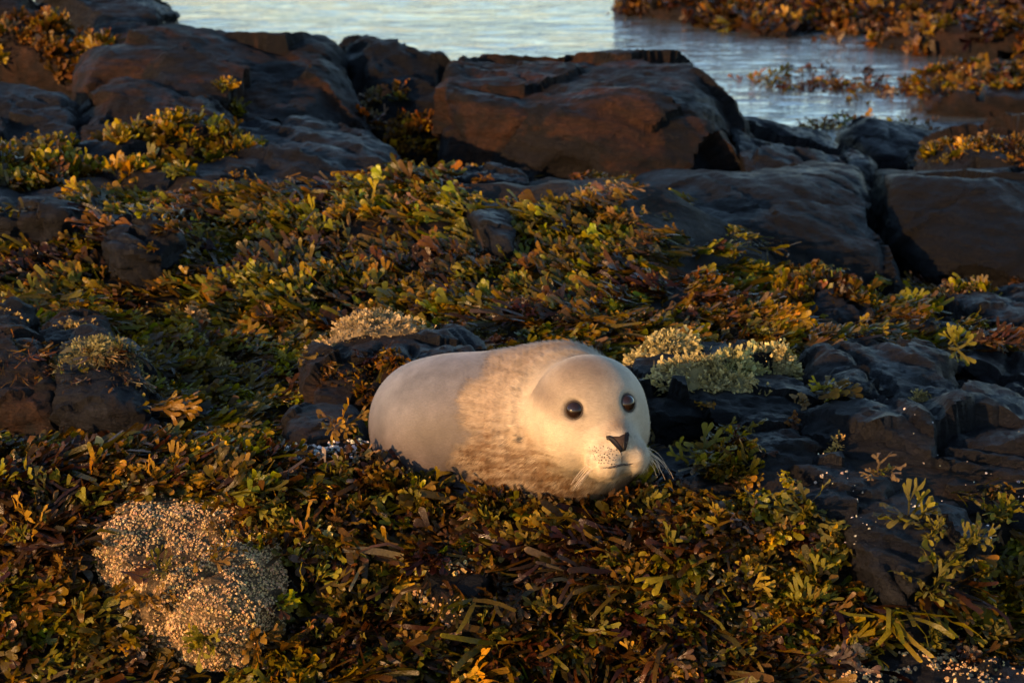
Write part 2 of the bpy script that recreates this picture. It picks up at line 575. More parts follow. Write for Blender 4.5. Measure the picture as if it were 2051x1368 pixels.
rock('R13', 'small blue-grey slab showing through the weed beside the arched stem',
     [(215, 435, 7.1), (290, 425, 7.15), (350, 470, 6.95), (330, 500, 6.85), (220, 500, 6.85)], M_ROCK, 0.08)
rock('R15', 'thin grey slab peeping out of weed below the largest boulder',
     [(870, 345, 7.85), (960, 335, 7.95), (1050, 345, 7.95), (1065, 372, 7.75), (880, 372, 7.75)], M_ROCK, 0.1)
rock('R14', 'small sharp dark stone jutting from the middle of the weed bank',
     [(925, 410, 7.35), (1000, 404, 7.4), (1036, 412, 7.4), (1035, 480, 7.0), (1010, 485, 6.98), (960, 440, 7.1)], M_ROCK, 0.12, rough=0.5)
rock('R16', 'low blue-grey stone in brown weed below the black boulder',
     [(1570, 590, 6.95), (1640, 560, 7.1), (1720, 570, 7.1), (1750, 620, 6.8), (1600, 640, 6.75)], M_ROCK, 0.15)
rock('R33', 'pale wet slab at the foot of the black sheer-faced boulder',
     [(1900, 585, 7.1), (2000, 572, 7.2), (2140, 580, 7.2), (2140, 650, 6.8), (1980, 640, 6.85)], M_ROCK, 0.15)
rock('R34', 'long low stone edge crossing the brown weed on the slope',
     [(1760, 640, 6.8), (1850, 630, 6.85), (1940, 650, 6.75), (1930, 668, 6.7), (1780, 660, 6.7)], M_ROCK, 0.08)
# -- left middle
rock('R17', 'small dark stone with fuzzy moss cap at the left weed edge',
     [(-60, 670, 6.25), (-40, 620, 6.4), (30, 615, 6.4), (55, 640, 6.35), (45, 680, 6.25)], M_BLACK, 0.12)
rock('R18', 'dark rounded stone with rust patch between the two mossy stones',
     [(52, 690, 6.2), (80, 635, 6.35), (120, 615, 6.4), (175, 622, 6.4), (205, 670, 6.25), (195, 700, 6.15)], M_BROWN, 0.12, edge=0.006)
rock('R19', 'red-brown stone dripping with orange weed strands',
     [(-80, 800, 5.85), (-60, 680, 6.1), (20, 672, 6.1), (70, 690, 6.05), (100, 740, 5.95), (105, 800, 5.82)], M_BROWN, 0.15, edge=0.006)
rock('R20', 'green-furred rock with folded drapes of old weed',
     [(105, 820, 5.8), (110, 690, 6.05), (150, 672, 6.1), (220, 672, 6.1), (260, 700, 6.05), (295, 770, 5.9), (300, 815, 5.8)], M_ROCK, 0.15, edge=0.006)
rock('R22', 'red-brown rock with tan mossy crown behind the seal rump',
     [(620, 700, 6.15), (690, 640, 6.35), (760, 628, 6.4), (830, 650, 6.35), (870, 690, 6.3), (840, 720, 6.1), (700, 810, 5.9), (620, 800, 5.9)], M_BROWN, 0.12, edge=0.006)
rock('R23', 'dark blue slab lying behind the seal back',
     [(760, 720, 6.05), (820, 678, 6.2), (900, 672, 6.25), (970, 690, 6.2), (1000, 730, 6.05), (850, 740, 6.0)], M_ROCK, 0.1)
rock('R24', 'flat-topped slab with orange lit front edge beside the seal rump',
     [(565, 815, 5.75), (600, 808, 5.8), (725, 820, 5.8), (735, 860, 5.68), (640, 875, 5.62), (570, 860, 5.65)], M_BROWN, 0.09, edge=0.008, rough=0.5)
# -- right middle
rock('R25', 'dark rock carrying the pale cream seaweed tufts beside the seal head',
     [(1235, 760, 5.95), (1290, 715, 6.1), (1400, 700, 6.2), (1560, 720, 6.15), (1640, 780, 5.95), (1645, 830, 5.8), (1500, 825, 5.78), (1400, 800, 5.8), (1320, 810, 5.75)], M_BLACK, 0.12)
rock('R26', 'long smooth blue-black ledge behind the small split stone',
     [(1640, 700, 6.3), (1760, 690, 6.4), (1860, 715, 6.35), (1920, 750, 6.2), (1965, 810, 6.0), (1830, 830, 5.85), (1660, 790, 5.95)], M_ROCK, 0.15, strata=0.9, cells=9)
rock('R27', 'small split stone with moss dot on top among the ledges',
     [(1655, 780, 5.85), (1690, 755, 5.92), (1735, 750, 5.95), (1790, 790, 5.85), (1795, 822, 5.75), (1670, 822, 5.75)], M_BLACK, 0.1, cells=9)
rock('R26b', 'far low ledge under brown weed on the slope of ledges',
     [(1930, 720, 6.5), (2000, 705, 6.6), (2160, 710, 6.6), (2160, 770, 6.3), (1960, 765, 6.3)], M_ROCK, 0.15)
rock('R28', 'widest layered blue-black ledge sprinkled with shell chips',
     [(1600, 860, 5.75), (1680, 812, 5.95), (1900, 800, 6.0), (2150, 790, 6.05), (2200, 860, 5.8), (2150, 1060, 5.42), (1900, 1030, 5.46), (1760, 960, 5.52), (1740, 880, 5.66), (2051, 872, 5.68)], M_ROCK, 0.2,
     strata=1.2, edge=0.004, cells=9)
rock('R30', 'rust orange stone wedged against the widest ledge',
     [(1470, 920, 5.52), (1500, 840, 5.7), (1560, 832, 5.75), (1630, 850, 5.72), (1660, 900, 5.6), (1620, 960, 5.46), (1500, 945, 5.48)], M_RUST, 0.12)
rock('R30b', 'broken dark stone below the rust orange stone',
     [(1560, 1010, 5.36), (1580, 940, 5.5), (1680, 920, 5.54), (1770, 960, 5.48), (1790, 1030, 5.34), (1700, 1050, 5.32)], M_ROCK, 0.12, cells=9)
rock('R29', 'smooth blue-grey slab sloping down beside the seal chin',
     [(1290, 920, 5.6), (1340, 893, 5.66), (1420, 900, 5.64), (1490, 940, 5.52), (1535, 985, 5.42), (1480, 1000, 5.38), (1330, 960, 5.46)], M_ROCK, 0.08, cells=9)
rock('R31', 'wet blue-black rock tongue running down through the weed',
     [(1700, 1060, 5.28), (1740, 1005, 5.4), (1900, 1020, 5.4), (1990, 1065, 5.28), (1840, 1080, 5.22), (1830, 1180, 5.06), (1760, 1140, 5.1)], M_ROCK, 0.12, cells=9)
# -- foreground
rock('B1', 'barnacle-crusted rock glowing in sunlight on the weed slope',
     [(190, 1065, 5.24), (220, 1012, 5.36), (350, 990, 5.42), (470, 1012, 5.38), (570, 1085, 5.24), (590, 1165, 5.1), (500, 1225, 5.0), (400, 1215, 5.0), (250, 1130, 5.1)], M_CRUST, 0.12, edge=0.006, rough=0.85, cells=7, facets=9)
rock('B2', 'small dark barnacled stone deep in weed before the seal',
     [(840, 1160, 5.16), (860, 1130, 5.23), (940, 1125, 5.24), (990, 1150, 5.19), (985, 1190, 5.1), (930, 1200, 5.08), (860, 1185, 5.11)], M_BLACK, 0.06, edge=0.006)
rock('B3', 'grey barnacled rock below the hanging weed and the rock tongue',
     [(1670, 1400, 4.86), (1700, 1320, 5.0), (1760, 1262, 5.14), (1850, 1275, 5.14), (1960, 1330, 5.02), (2020, 1400, 4.88)], M_ROCK, 0.1, edge=0.006)
rock('B4', 'low stone sparkling with shell grit behind yellow weed beside the rump',
     [(555, 905, 5.56), (600, 888, 5.62), (720, 890, 5.62), (745, 920, 5.54), (620, 935, 5.48)], M_ROCK, 0.06, rough=0.5)
rock('B5', 'wet corner stone at the foot of the weed slope beyond the barnacled rock',
     [(1930, 1400, 4.8), (1950, 1340, 4.95), (2051, 1330, 5.0), (2140, 1340, 5.0), (2140, 1400, 4.84)], M_ROCK, 0.1)
# far islet of weed
rock('ISL', 'weed-covered reef across the water channel',
     [(1240, -5, 14.2), (1330, 30, 13.6), (1500, 55, 13.2), (1800, 92, 12.6), (2300, 110, 12.2), (2300, -40, 15.2), (1700, -25, 15.0), (1400, -25, 15.2)], M_BROWN, 1.2, back_drop=0.02, h=0.03)
rock('ISL2', 'small weed-covered reef nearer than the big one',
     [(1870, 197, 10.95), (1930, 176, 11.2), (2051, 156, 11.5), (2250, 150, 11.5), (2250, 205, 10.8)], M_BROWN, 0.5, h=0.02, back_drop=0.05)
rock('MND', 'weed mound rising beside the cracked rock at the water edge',
     [(1860, 320, 8.75), (1885, 292, 8.95), (1960, 262, 9.1), (2051, 240, 9.2), (2200, 232, 9.2), (2200, 330, 8.7)], M_BROWN, 0.3, edge=0.006)

ROCK_BVH = BVHTree.FromPolygons([tuple(v) for v in np.concatenate(ROCK_TRIS[0])], np.concatenate(ROCK_TRIS[1]).tolist())


def hull2(p):
    p = sorted(map(tuple, p))
    def half(q):
        h = []
        for a in q:
            while len(h) > 1 and (h[-1][0] - h[-2][0]) * (a[1] - h[-2][1]) - (h[-1][1] - h[-2][1]) * (a[0] - h[-2][0]) <= 0:
                h.pop()
            h.append(a)
        return h[:-1]
    return np.array(half(p) + half(p[::-1]))


ROCK_PX = [(hull2(a), d, k) for a, d, k in ROCK_PX]


def bare(px, py, D=None):
    """does this spot show bare rock in the place as found? (D: only rocks standing further off)"""
    for h, d, k in ROCK_PX:
        if D is not None and (d < D or k[0] == 'B'):
            continue
        e = np.roll(h, -1, 0) - h
        if ((e[:, 0] * (py - h[:, 1]) - e[:, 1] * (px - h[:, 0])) >= 0).all():
            return True
    return False


def rock_top(x, y):
    h = ROCK_BVH.ray_cast(Vector((x, y, 3)), Vector((0, 0, -1)))
    return (h[0].z, h[1]) if h[0] else (-9, None)


# ------------------------------------------------------------------ seal
def camv(r, u, t):
    return RT * r + UP * u + TC * t


HF = unit(camv(0.43, -0.38, 0.82))
HL = unit(camv(0.90, 0.13, -0.41) - HF * (camv(0.90, 0.13, -0.41) @ HF))
HU = np.cross(HL, HF) * 1.0
if HU[2] < 0:
    HU = -HU
HC = at(1180, 822, 5.37)


def hp(f, l, u):
    return HC + HF * f + HL * l + HU * u


def smin(a, b, k):
    h = np.clip(0.5 + 0.5 * (b - a) / k, 0, 1)
    return b + (a - b) * h - k * h * (1 - h)


def sph(p, c, r):
    return np.sqrt(((p - c) ** 2).sum(1)) - r


def ell(p, c, axes, rad):
    q = (p - c) @ np.array(axes).T / np.array(rad)
    k0 = np.sqrt((q * q).sum(1))
    k1 = np.sqrt(((q / np.array(rad)) ** 2).sum(1)) + 1e-9
    return k0 * (k0 - 1) / k1


HAX = (HF, HL, HU)
WAX = (np.array([1., 0, 0]), np.array([0, 1., 0]), np.array([0, 0, 1.]))
BODY = [((1088, 862, 5.50), 0.150), ((1125, 802, 5.53), 0.116), ((1035, 848, 5.545), 0.142), ((960, 850, 5.585), 0.143), ((882, 856, 5.62), 0.145), ((862, 842, 5.72), 0.124), ((870, 832, 5.84), 0.085), ((890, 826, 5.95), 0.05)]


def sdf_body(p):
    d = None
    for c, r in BODY:
        s = sph(p, at(*c), r)
        d = s if d is None else smin(d, s, 0.05)
    th_ = np.sqrt(((p - HC) ** 2).sum(1))
    d = d - 0.005 * np.exp(-((th_ - 0.152) / 0.011) ** 2) - 0.004 * np.exp(-((th_ - 0.19) / 0.012) ** 2)
    # belly roll and folded fore flipper, mostly sunk in the weed
    d = smin(d, ell(p, at(1150, 915, 5.46), WAX, (0.13, 0.10, 0.085)), 0.05)
    fa = unit(camv(-0.85, -0.35, 0.25))
    fu = unit(np.array([0, -0.5, 0.9]) - fa * (np.array([0, -0.5, 0.9]) @ fa))
    d = smin(d, ell(p, at(960, 985, 5.47), (fa, np.cross(fu, fa), fu), (0.085, 0.04, 0.02)), 0.02)
    for s in (-1, 1):
        ta = unit(np.array([0.5 * s + 0.1, 0.8, -0.05]))
        tu = np.array([0, 0, 1.0])
        tu = unit(tu - ta * (tu @ ta))
        d = smin(d, ell(p, at(890, 826, 5.95) + ta * 0.07, (ta, np.cross(tu, ta), tu), (0.08, 0.03, 0.014)), 0.02)
    return d


def sdf_head(p):
    d = ell(p, hp(0, 0, 0.002), HAX, (0.112, 0.113, 0.107))
    for s in (-1, 1):
        d = smin(d, sph(p, hp(0.030, 0.050 * s, -0.045), 0.056), 0.04)
    d = smin(d, ell(p, hp(0.085, 0, -0.03), HAX, (0.070, 0.056, 0.046)), 0.025)
    d = smin(d, ell(p, hp(0.102, 0, -0.010), HAX, (0.054, 0.029, 0.028)), 0.025)
    d = smin(d, ell(p, hp(0.092, 0, -0.072), HAX, (0.045, 0.042, 0.034)), 0.02)
    for s in (-1, 1):
        d = smin(d, ell(p, hp(0.132, 0.027 * s, -0.044), HAX, (0.039, 0.035, 0.034)), 0.014)
    return d


def sdf_seal0(p):
    return smin(smin(sdf_body(p), ell(p, at(1155, 862, 5.44), WAX, (0.125, 0.12, 0.12)), 0.04), sdf_head(p), 0.028)


def seal_hit(px, py, f=None):
    f = f or sdf_seal0
    d = unit(ray(px, py))
    t = 4.6
    for _ in range(120):
        s = float(f((CAM + d * t)[None])[0])
        t += s * 0.7
        if s < 2e-4:
            break
    p = CAM + d * t
    e = 2e-3
    g = np.array([float(f((p + e * a)[None])[0] - f((p - e * a)[None])[0]) for a in WAX])
    return p, unit(g)


EYE_L, EYE_LN = seal_hit(1148, 821, sdf_head)
EYE_R, EYE_RN = seal_hit(1262, 806, sdf_head)


def sdf_seal(p):
    d = sdf_seal0(p)
    for e, n in ((EYE_L, EYE_LN), (EYE_R, EYE_RN)):
        h = sph(p, e + n * 0.012, 0.0225)
        d = -smin(-d, h, 0.012)
    return d


def build_seal():
    cs = np.array([at(*c) for c, r in BODY])
    lo = np.minimum(cs.min(0) - 0.19, HC - 0.2)
    hi = np.maximum(cs.max(0) + 0.18, HC + 0.2)
    hi[1] += 0.03
    h = 0.0048
    G, shp = grid_points(lo, hi, h)
    d = np.empty(len(G))
    # coarse pass first, exact field only near the surface
    for k in range(0, len(G), 400000):
        g = G[k:k + 400000]
        d0 = smin(sdf_body(g), sdf_head(g), 0.02)
        m = np.abs(d0) < 0.09
        if m.any():
            d0[m] = sdf_seal(g[m])
        d[k:k + 400000] = d0
    V, Q = surface_nets(d.reshape(shp), lo, h)
    e = 1.5e-3
    nrm = np.stack([sdf_seal(V + e * a) - sdf_seal(V - e * a) for a in WAX], 1)
    nrm /= np.linalg.norm(nrm, axis=1)[:, None] + 1e-9
    V = V - nrm * sdf_seal(V)[:, None] * 0.8
    base = np.array([at(1000, 900, 5.55)[0], 0.05, -0.03])

    px, py = to_px(V)
    qf, ql, qu = (V - HC) @ HF, (V - HC) @ HL, (V - HC) @ HU

    def colour(P, fine):
        px, py = to_px(P)
        qf, ql, qu = (P - HC) @ HF, (P - HC) @ HL, (P - HC) @ HU
        toth = np.sqrt(((P - HC) ** 2).sum(1))
        n1 = fbm(P * 22, 3, 55)
        n2 = fbm(P * 70, 2, 56)
        # sleek grey coat behind the ruff; the line runs round the shoulders
        bx = (P - at(1010, 800, 5.55)) @ unit(np.array([-1.0, 0.42, 0.05]))
        zr = (P[:, 2] - 0.10)
        grey = sstep(-0.020, 0.020, bx + 0.024 * n1 + 0.012 * n2 + 0.012 * np.sin(zr * 55) - 0.02)
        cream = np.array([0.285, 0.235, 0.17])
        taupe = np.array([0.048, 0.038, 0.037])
        sky_silver = np.array([0.110, 0.114, 0.132])
        top = sstep(0.0, 0.17, P[:, 2] - 0.10 - 0.5 * (P[:, 0] + 0.17))  # paler, bluer upper rump: skylight put into the coat colour
        body = taupe * (1 - top[:, None]) + sky_silver * top[:, None]
        ruff = (sstep(0.112, 0.185, toth + 0.012 * n1) * sstep(0.075, 0.0, qf))[:, None]
        coat = cream * (1 - ruff) + np.array([0.185, 0.140, 0.098]) * ruff
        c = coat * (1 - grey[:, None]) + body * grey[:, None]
        # wet darker neck fur between cheek and ruff line
        neck = (1 - grey) * sstep(0.112, 0.135, toth) * sstep(0.10, -0.03, P[:, 2] - 0.12) * sstep(0.09, 0.02, qf)
        dark = neck * (0.66 + 0.25 * n1)
        if fine:
            strk = fbm(P * np.array([34, 34, 230]) + P[:, [2, 0, 1]] * 40, 2, 61)
            dark = np.clip(dark + (0.32 + 0.6 * neck) * (1 - grey) * sstep(0.11, 0.14, toth) * np.clip(strk, -0.7, 0.9), -0.25, 0.88)
        c = c * (1 - dark[:, None] * np.array([0.78, 0.9, 1.0]))
        # belly and throat darker and more yellow brown towards the ground
        th = (1 - grey) * sstep(0.05, -0.03, P[:, 2])
        c = c * (1 - th[:, None] * np.array([0.28, 0.42, 0.62]))
        head = sstep(0.145, 0.125, toth)
        fwd = qf > -0.06
        # grey brown crown patch and temple patch
        crown = np.exp(-(((ql + 0.030) / 0.060) ** 2 + ((qf - 0.015) / 0.070) ** 2)) * sstep(0.0, 0.07, qu) * head
        crown2 = np.exp(-(((ql + 0.088) / 0.03) ** 2 + ((qu - 0.040) / 0.024) ** 2)) * head * fwd
        dk = np.clip(1.0 * crown + 0.9 * crown2, 0, 0.85) * (0.85 + 0.2 * n1)
        c = c * (1 - dk[:, None] * np.array([0.76, 0.80, 0.80]))
        # dusky top of the muzzle
        mz = np.exp(-((ql / 0.022) ** 2 + ((qf - 0.125) / 0.026) ** 2)) * (qu > -0.03) * head
        c = c * (1 - (mz * 0.55)[:, None] * np.array([0.7, 0.85, 0.95]))
        # eye rims and tear stains
        for e_, n_ in ((EYE_L, EYE_LN), (EYE_R, EYE_RN)):
            de = np.sqrt(((P - e_) ** 2).sum(1))
            c = c * (1 - (0.86 * sstep(0.0235, 0.0175, de))[:, None])
            dt_ = np.sqrt(((P - e_ - unit(NOSE[0] - e_) * 0.021) ** 2).sum(1))
            c = c * (1 - (0.6 * sstep(0.012, 0.003, dt_))[:, None])
            du = np.sqrt(((P - e_ - HU * 0.034 - HF * 0.01) ** 2).sum(1))
            c = c * (1 - (0.5 * sstep(0.012, 0.003, du) * sstep(-0.2, 0.4, n2))[:, None])
        # pale ring of parted wet fur low on the neck
        rp = np.sqrt(((P - RING) ** 2).sum(1))
        rr = np.exp(-((rp - 0.016) / 0.005) ** 2)
        c = c * (1 - rr[:, None]) + np.array([0.19, 0.14, 0.09]) * rr[:, None]
        rd = sstep(0.009, 0.004, rp)
        c = c * (1 - 0.8 * rd[:, None])
        c = c * (1 + 0.10 * n1 + 0.08 * n2 + grey * (0.16 * n1 + 0.10 * fbm(P * 9, 2, 58)))[:, None]
        return np.clip(c, 0.01, 0.9), grey, neck

    RING, _ = seal_hit(1041, 880)
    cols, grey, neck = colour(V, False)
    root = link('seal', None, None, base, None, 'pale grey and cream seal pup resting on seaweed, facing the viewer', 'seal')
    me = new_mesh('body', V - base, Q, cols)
    m_skin, nt, b = mat_new('seal_coat')
    ac = N(nt, 'ShaderNodeAttribute', attribute_name='Col').outputs['Color']
    tc = N(nt, 'ShaderNodeTexCoord').outputs['Object']
    mp = N(nt, 'ShaderNodeMapping')
    mp.inputs['Scale'].default_value = (0.35, 1, 1.2)
    mp.inputs['Rotation'].default_value = (0.0, 0.45, 0.2)
    nt.links.new(tc, mp.inputs[0])
    fn = noise_node(nt, mp.outputs[0], 330, 4, 0.7)
    nt.links.new(mixc(nt, 0.5, ac, ramp(nt, fn, [(0.3, (0.6, 0.58, 0.56)), (0.7, (1.3, 1.3, 1.3))]), 'MULTIPLY'), b.inputs['Base Color'])
    b.inputs['Roughness'].default_value = 0.62
    b.inputs['Specular IOR Level'].default_value = 0.3
    b.inputs['Sheen Weight'].default_value = 0.1
    b.inputs['Sheen Roughness'].default_value = 0.4
    bp = N(nt, 'ShaderNodeBump')
    bp.inputs['Strength'].default_value = 0.35
    bp.inputs['Distance'].default_value = 0.002
    nt.links.new(fn, bp.inputs['Height'])
    nt.links.new(bp.outputs[0], b.inputs['Normal'])
    body = link('body', me, m_skin, (0, 0, 0), root)

    # ---- fur: fine flat hairs combed back from the nose
    a_, b_, c_ = V[Q[:, 0]], V[Q[:, 1]], V[Q[:, 2]]
    d_ = V[Q[:, 3]]
    ar = np.linalg.norm(np.cross(c_ - a_, d_ - b_), axis=1)
    NH = 150000
    fi = rng.choice(len(Q), NH, p=ar / ar.sum())
    u, v = rng.random(NH)[:, None], rng.random(NH)[:, None]
    P = (a_[fi] * (1 - u) + b_[fi] * u) * (1 - v) + (d_[fi] * (1 - u) + c_[fi] * u) * v
    nn = (nrm[Q[fi, 0]] * (1 - u) + nrm[Q[fi, 1]] * u) * (1 - v) + (nrm[Q[fi, 3]] * (1 - u) + nrm[Q[fi, 2]] * u) * v
    nn /= np.linalg.norm(nn, axis=1)[:, None] + 1e-9
    keep = np.ones(NH, bool)
    for e_ in (EYE_L, EYE_R):
        keep &= np.sqrt(((P - e_) ** 2).sum(1)) > 0.0195
    nose_c = NOSE[0]
    keep &= np.sqrt(((P - nose_c) ** 2).sum(1)) > 0.018
    P, nn = P[keep], nn[keep]
    col, gr, nk = colour(P, True)
    th = np.sqrt(((P - HC) ** 2).sum(1))
    hd = sstep(0.15, 0.11, th)[:, None]
    back = unit(np.array([-0.9, 0.45, 0.0]))
    dirv = hd * (P - NOSE[0]) / (np.linalg.norm(P - NOSE[0], axis=1)[:, None] + 1e-6) + (1 - hd) * (back + np.array([0, 0, -0.55]) * (nk[:, None] * 0.9 + 0.25))
    dirv += 0.22 * rng.normal(size=P.shape)
    dirv -= nn * (dirv * nn).sum(1)[:, None]
    dirv /= np.linalg.norm(dirv, axis=1)[:, None] + 1e-9
    nkl = np.sqrt(np.maximum(0, 1 - gr)) * (1 - hd[:, 0])
    L = (0.0046 + 0.012 * nkl) * (0.6 + 0.8 * rng.random(len(P)))
    lift = 0.12 + 0.20 * rng.random(len(P)) + 0.12 * nkl
    tip = P + (dirv * np.cos(lift)[:, None] + nn * np.sin(lift)[:, None]) * L[:, None]
    # wet neck hair gathers in points
    cell = 0.013
    ci = np.floor(P / cell + 0.35 * np.stack([vnoise(P * 60, 90 + k) for k in range(3)], 1)).astype(np.int64) & 0xffff
    jit = np.stack([_hash(ci[:, 0], ci[:, 1], ci[:, 2], 300 + k) for k in range(3)], 1)
    cc = (np.floor(P / cell) + 0.5) * cell + jit * 0.004 + dirv * 0.012
    cc = cc - nn * ((cc - P) * nn).sum(1)[:, None]
    wgt = (0.62 * nkl)[:, None]
    tip = tip * (1 - wgt) + (cc + nn * 0.0045) * wgt
    side = np.cross(nn, dirv) * (0.00026 + 0.00016 * rng.random(len(P)))[:, None]
    HV = np.stack([P + side - nn * 0.0008, P - side - nn * 0.0008, tip], 1).reshape(-1, 3)
    clump = vnoise(P * 130, 77)
    mul = (1.0 + 0.13 * rng.normal(size=len(P)) + (0.08 + 0.3 * nkl) * clump)
    hc = np.clip(col * mul[:, None] * 1.06, 0.01, 0.92)
    HCc = np.repeat(hc, 3, 0)
    fm = new_mesh('fur', HV - base, np.arange(len(HV)).reshape(-1, 3), HCc)
    fm.normals_split_custom_set_from_vertices(np.repeat(nn, 3, 0).astype(np.float32).tolist())
    m_fur, nt, b = mat_new('seal_fur')
    nt.links.new(N(nt, 'ShaderNodeAttribute', attribute_name='Col').outputs['Color'], b.inputs['Base Color'])
    b.inputs['Roughness'].default_value = 0.55
    b.inputs['Specular IOR Level'].default_value = 0.25
    fo = link('fur', fm, m_fur, (0, 0, 0), root, kind='stuff')

    # ---- eyes
    m_eye = mat_plain('seal_eye', (0.010, 0.005, 0.003), 0.05, 0.35, var=0.2)
    m_rim = mat_plain('seal_eyelid', (0.022, 0.015, 0.012), 0.6, 0.2)
    for e_, n_ in ((EYE_L, EYE_LN), (EYE_R, EYE_RN)):
        bm = bmesh.new()
        bmesh.ops.create_uvsphere(bm, u_segments=32, v_segments=20, radius=0.0182)
        em = bpy.data.meshes.new('eye')
        bm.to_mesh(em)
        bm.free()
        em.polygons.foreach_set('use_smooth', [True] * len(em.polygons))
        eo = link('eye', em, m_eye, e_ - n_ * 0.0122 - base, root)
        # eyelid: a fine dark ring hugging the ball
        t1 = unit(np.cross(n_, HF + 0.3 * HU))
        t2 = np.cross(n_, t1)
        RV, RF = [], []
        na, nb = 36, 8
        for i in range(na):
            a = 2 * math.pi * i / na
            rd = t1 * math.cos(a) + t2 * math.sin(a)
            cen = n_ * 0.0063 + rd * 0.0168
            for j in range(nb):
                bb = 2 * math.pi * j / nb
                RV.append(cen + 0.0030 * (rd * math.cos(bb) + n_ * math.sin(bb) * 0.6))
                RF.append((i * nb + j, ((i + 1) % na) * nb + j, ((i + 1) % na) * nb + (j + 1) % nb, i * nb + (j + 1) % nb))
        link('eyelid', new_mesh('eyelid', np.array(RV), np.array(RF)), m_rim, (0, 0, 0), eo)

    # ---- nose pad with two nostrils, all lying on the muzzle
    m_nose = mat_plain('seal_nose', (0.026, 0.016, 0.011), 0.7, 0.12, var=0.6, vs=300)
    m_nost = mat_plain('seal_nostril', (0.003, 0.002, 0.002), 0.5, 0.15)
    m_lip = mat_plain('seal_lip', (0.02, 0.012, 0.009), 0.4, 0.4)
    p0, n0 = NOSE
    tx = unit(HL - n0 * (HL @ n0))
    ty = np.cross(n0, tx)
    if ty @ HU < 0:
        ty = -ty

    def on_skin(P, lift):
        P = np.array(P, float)
        for _ in range(6):
            g = np.stack([sdf_seal0(P + 1e-3 * a) - sdf_seal0(P - 1e-3 * a) for a in WAX], 1)
            g /= np.linalg.norm(g, axis=1)[:, None] + 1e-9
            P = P - g * (sdf_seal0(P) - np.asarray(lift))[:, None]
        return P

    def skin_disc(outline, lifts, name, mat, parent):
        out = np.array(outline) * 1.06
        c = out.mean(0)
        k = len(out)
        PV, PF = [], []
        rings = [1.12, 1.0, 0.85, 0.6, 0.3]
        for s_, lf in zip(rings, lifts):
            q = c + (out - c) * s_
            PV.append(on_skin(p0 + tx * q[:, :1] + ty * q[:, 1:], np.full(k, lf)))
        PV.append(on_skin((p0 + tx * c[0] + ty * c[1])[None], np.array([lifts[-1]])))
        for r_ in range(len(rings) - 1):
            for i in range(k):
                PF.append((r_ * k + i, r_ * k + (i + 1) % k, (r_ + 1) * k + (i + 1) % k, (r_ + 1) * k + i))
        bm = bmesh.new()
        vs = [bm.verts.new(v - p0) for v in np.concatenate(PV)]
        for f in PF:
            bm.faces.new([vs[i] for i in f])
        for i in range(k):
            bm.faces.new([vs[(len(rings) - 1) * k + i], vs[(len(rings) - 1) * k + (i + 1) % k], vs[-1]])
        bmesh.ops.recalc_face_normals(bm, faces=bm.faces)
        me_ = bpy.data.meshes.new(name)
        bm.to_mesh(me_)
        bm.free()
        me_.polygons.foreach_set('use_smooth', [True] * len(me_.polygons))
        return link(name, me_, mat, p0 - base if parent is root else (0, 0, 0), parent)

    pad = [(-0.019, 0.014), (-0.009, 0.013), (0, 0.010), (0.009, 0.013), (0.019, 0.014), (0.0165, 0.002), (0.010, -0.010), (0.004, -0.019), (-0.004, -0.019), (-0.010, -0.010), (-0.0165, 0.002)]
    no = skin_disc(pad, [-0.002, 0.0005, 0.0025, 0.0035, 0.004], 'nose', m_nose, root)
    half = [(0.0235, 0.0165), (0.0165, 0.0155), (0.0100, 0.0085), (0.0055, 0.0005), (0.0022, -0.0085), (0.0012, -0.0175), (0.0050, -0.0185), (0.0095, -0.0095), (0.0150, -0.0005), (0.0185, 0.0065), (0.0235, 0.0105)]
    for s_ in (-1, 1):
        skin_disc([(x * s_, y) for x, y in half], [0.0008, 0.0042, 0.0046, 0.0042, 0.004], 'nostril', m_nost, no)

    def skin_line(px_pts, r, name, mat):
        pts = []
        for (x0, y0), (x1, y1) in zip(px_pts[:-1], px_pts[1:]):
            for t in (0, 0.25, 0.5, 0.75):
                pts.append(seal_hit(x0 + (x1 - x0) * t, y0 + (y1 - y0) * t)[0])
        pts.append(seal_hit(*px_pts[-1])[0])
        n, k = len(pts), 6
        WV, WF = [], []
        for i, q in enumerate(pts):
            tg = unit(pts[min(i + 1, n - 1)] - pts[max(i - 1, 0)])
            s1 = unit(np.cross(tg, [0.1, -0.8, 0.3]))
            s2 = np.cross(tg, s1)
            rr = r * min(1, 0.35 + 2.6 * min(i, n - 1 - i) / n)
            for j in range(k):
                a = 2 * math.pi * j / k
                WV.append(q + rr * (s1 * math.cos(a) + s2 * math.sin(a)) - base)
                if i:
                    WF.append(((i - 1) * k + j, (i - 1) * k + (j + 1) % k, i * k + (j + 1) % k, i * k + j))
        link(name, new_mesh(name, np.array(WV), np.array(WF)), mat, (0, 0, 0), root)

    skin_line([(1208, 937), (1222, 936), (1236, 933), (1247, 930), (1258, 930), (1268, 928)], 0.0024, 'mouth', m_lip)
    skin_line([(1243, 904), (1245, 915), (1246, 931)], 0.0012, 'lip_groove', m_lip)

    # ---- whiskers and their roots
    m_wh = mat_plain('seal_whisker', (0.55, 0.42, 0.28), 0.35)

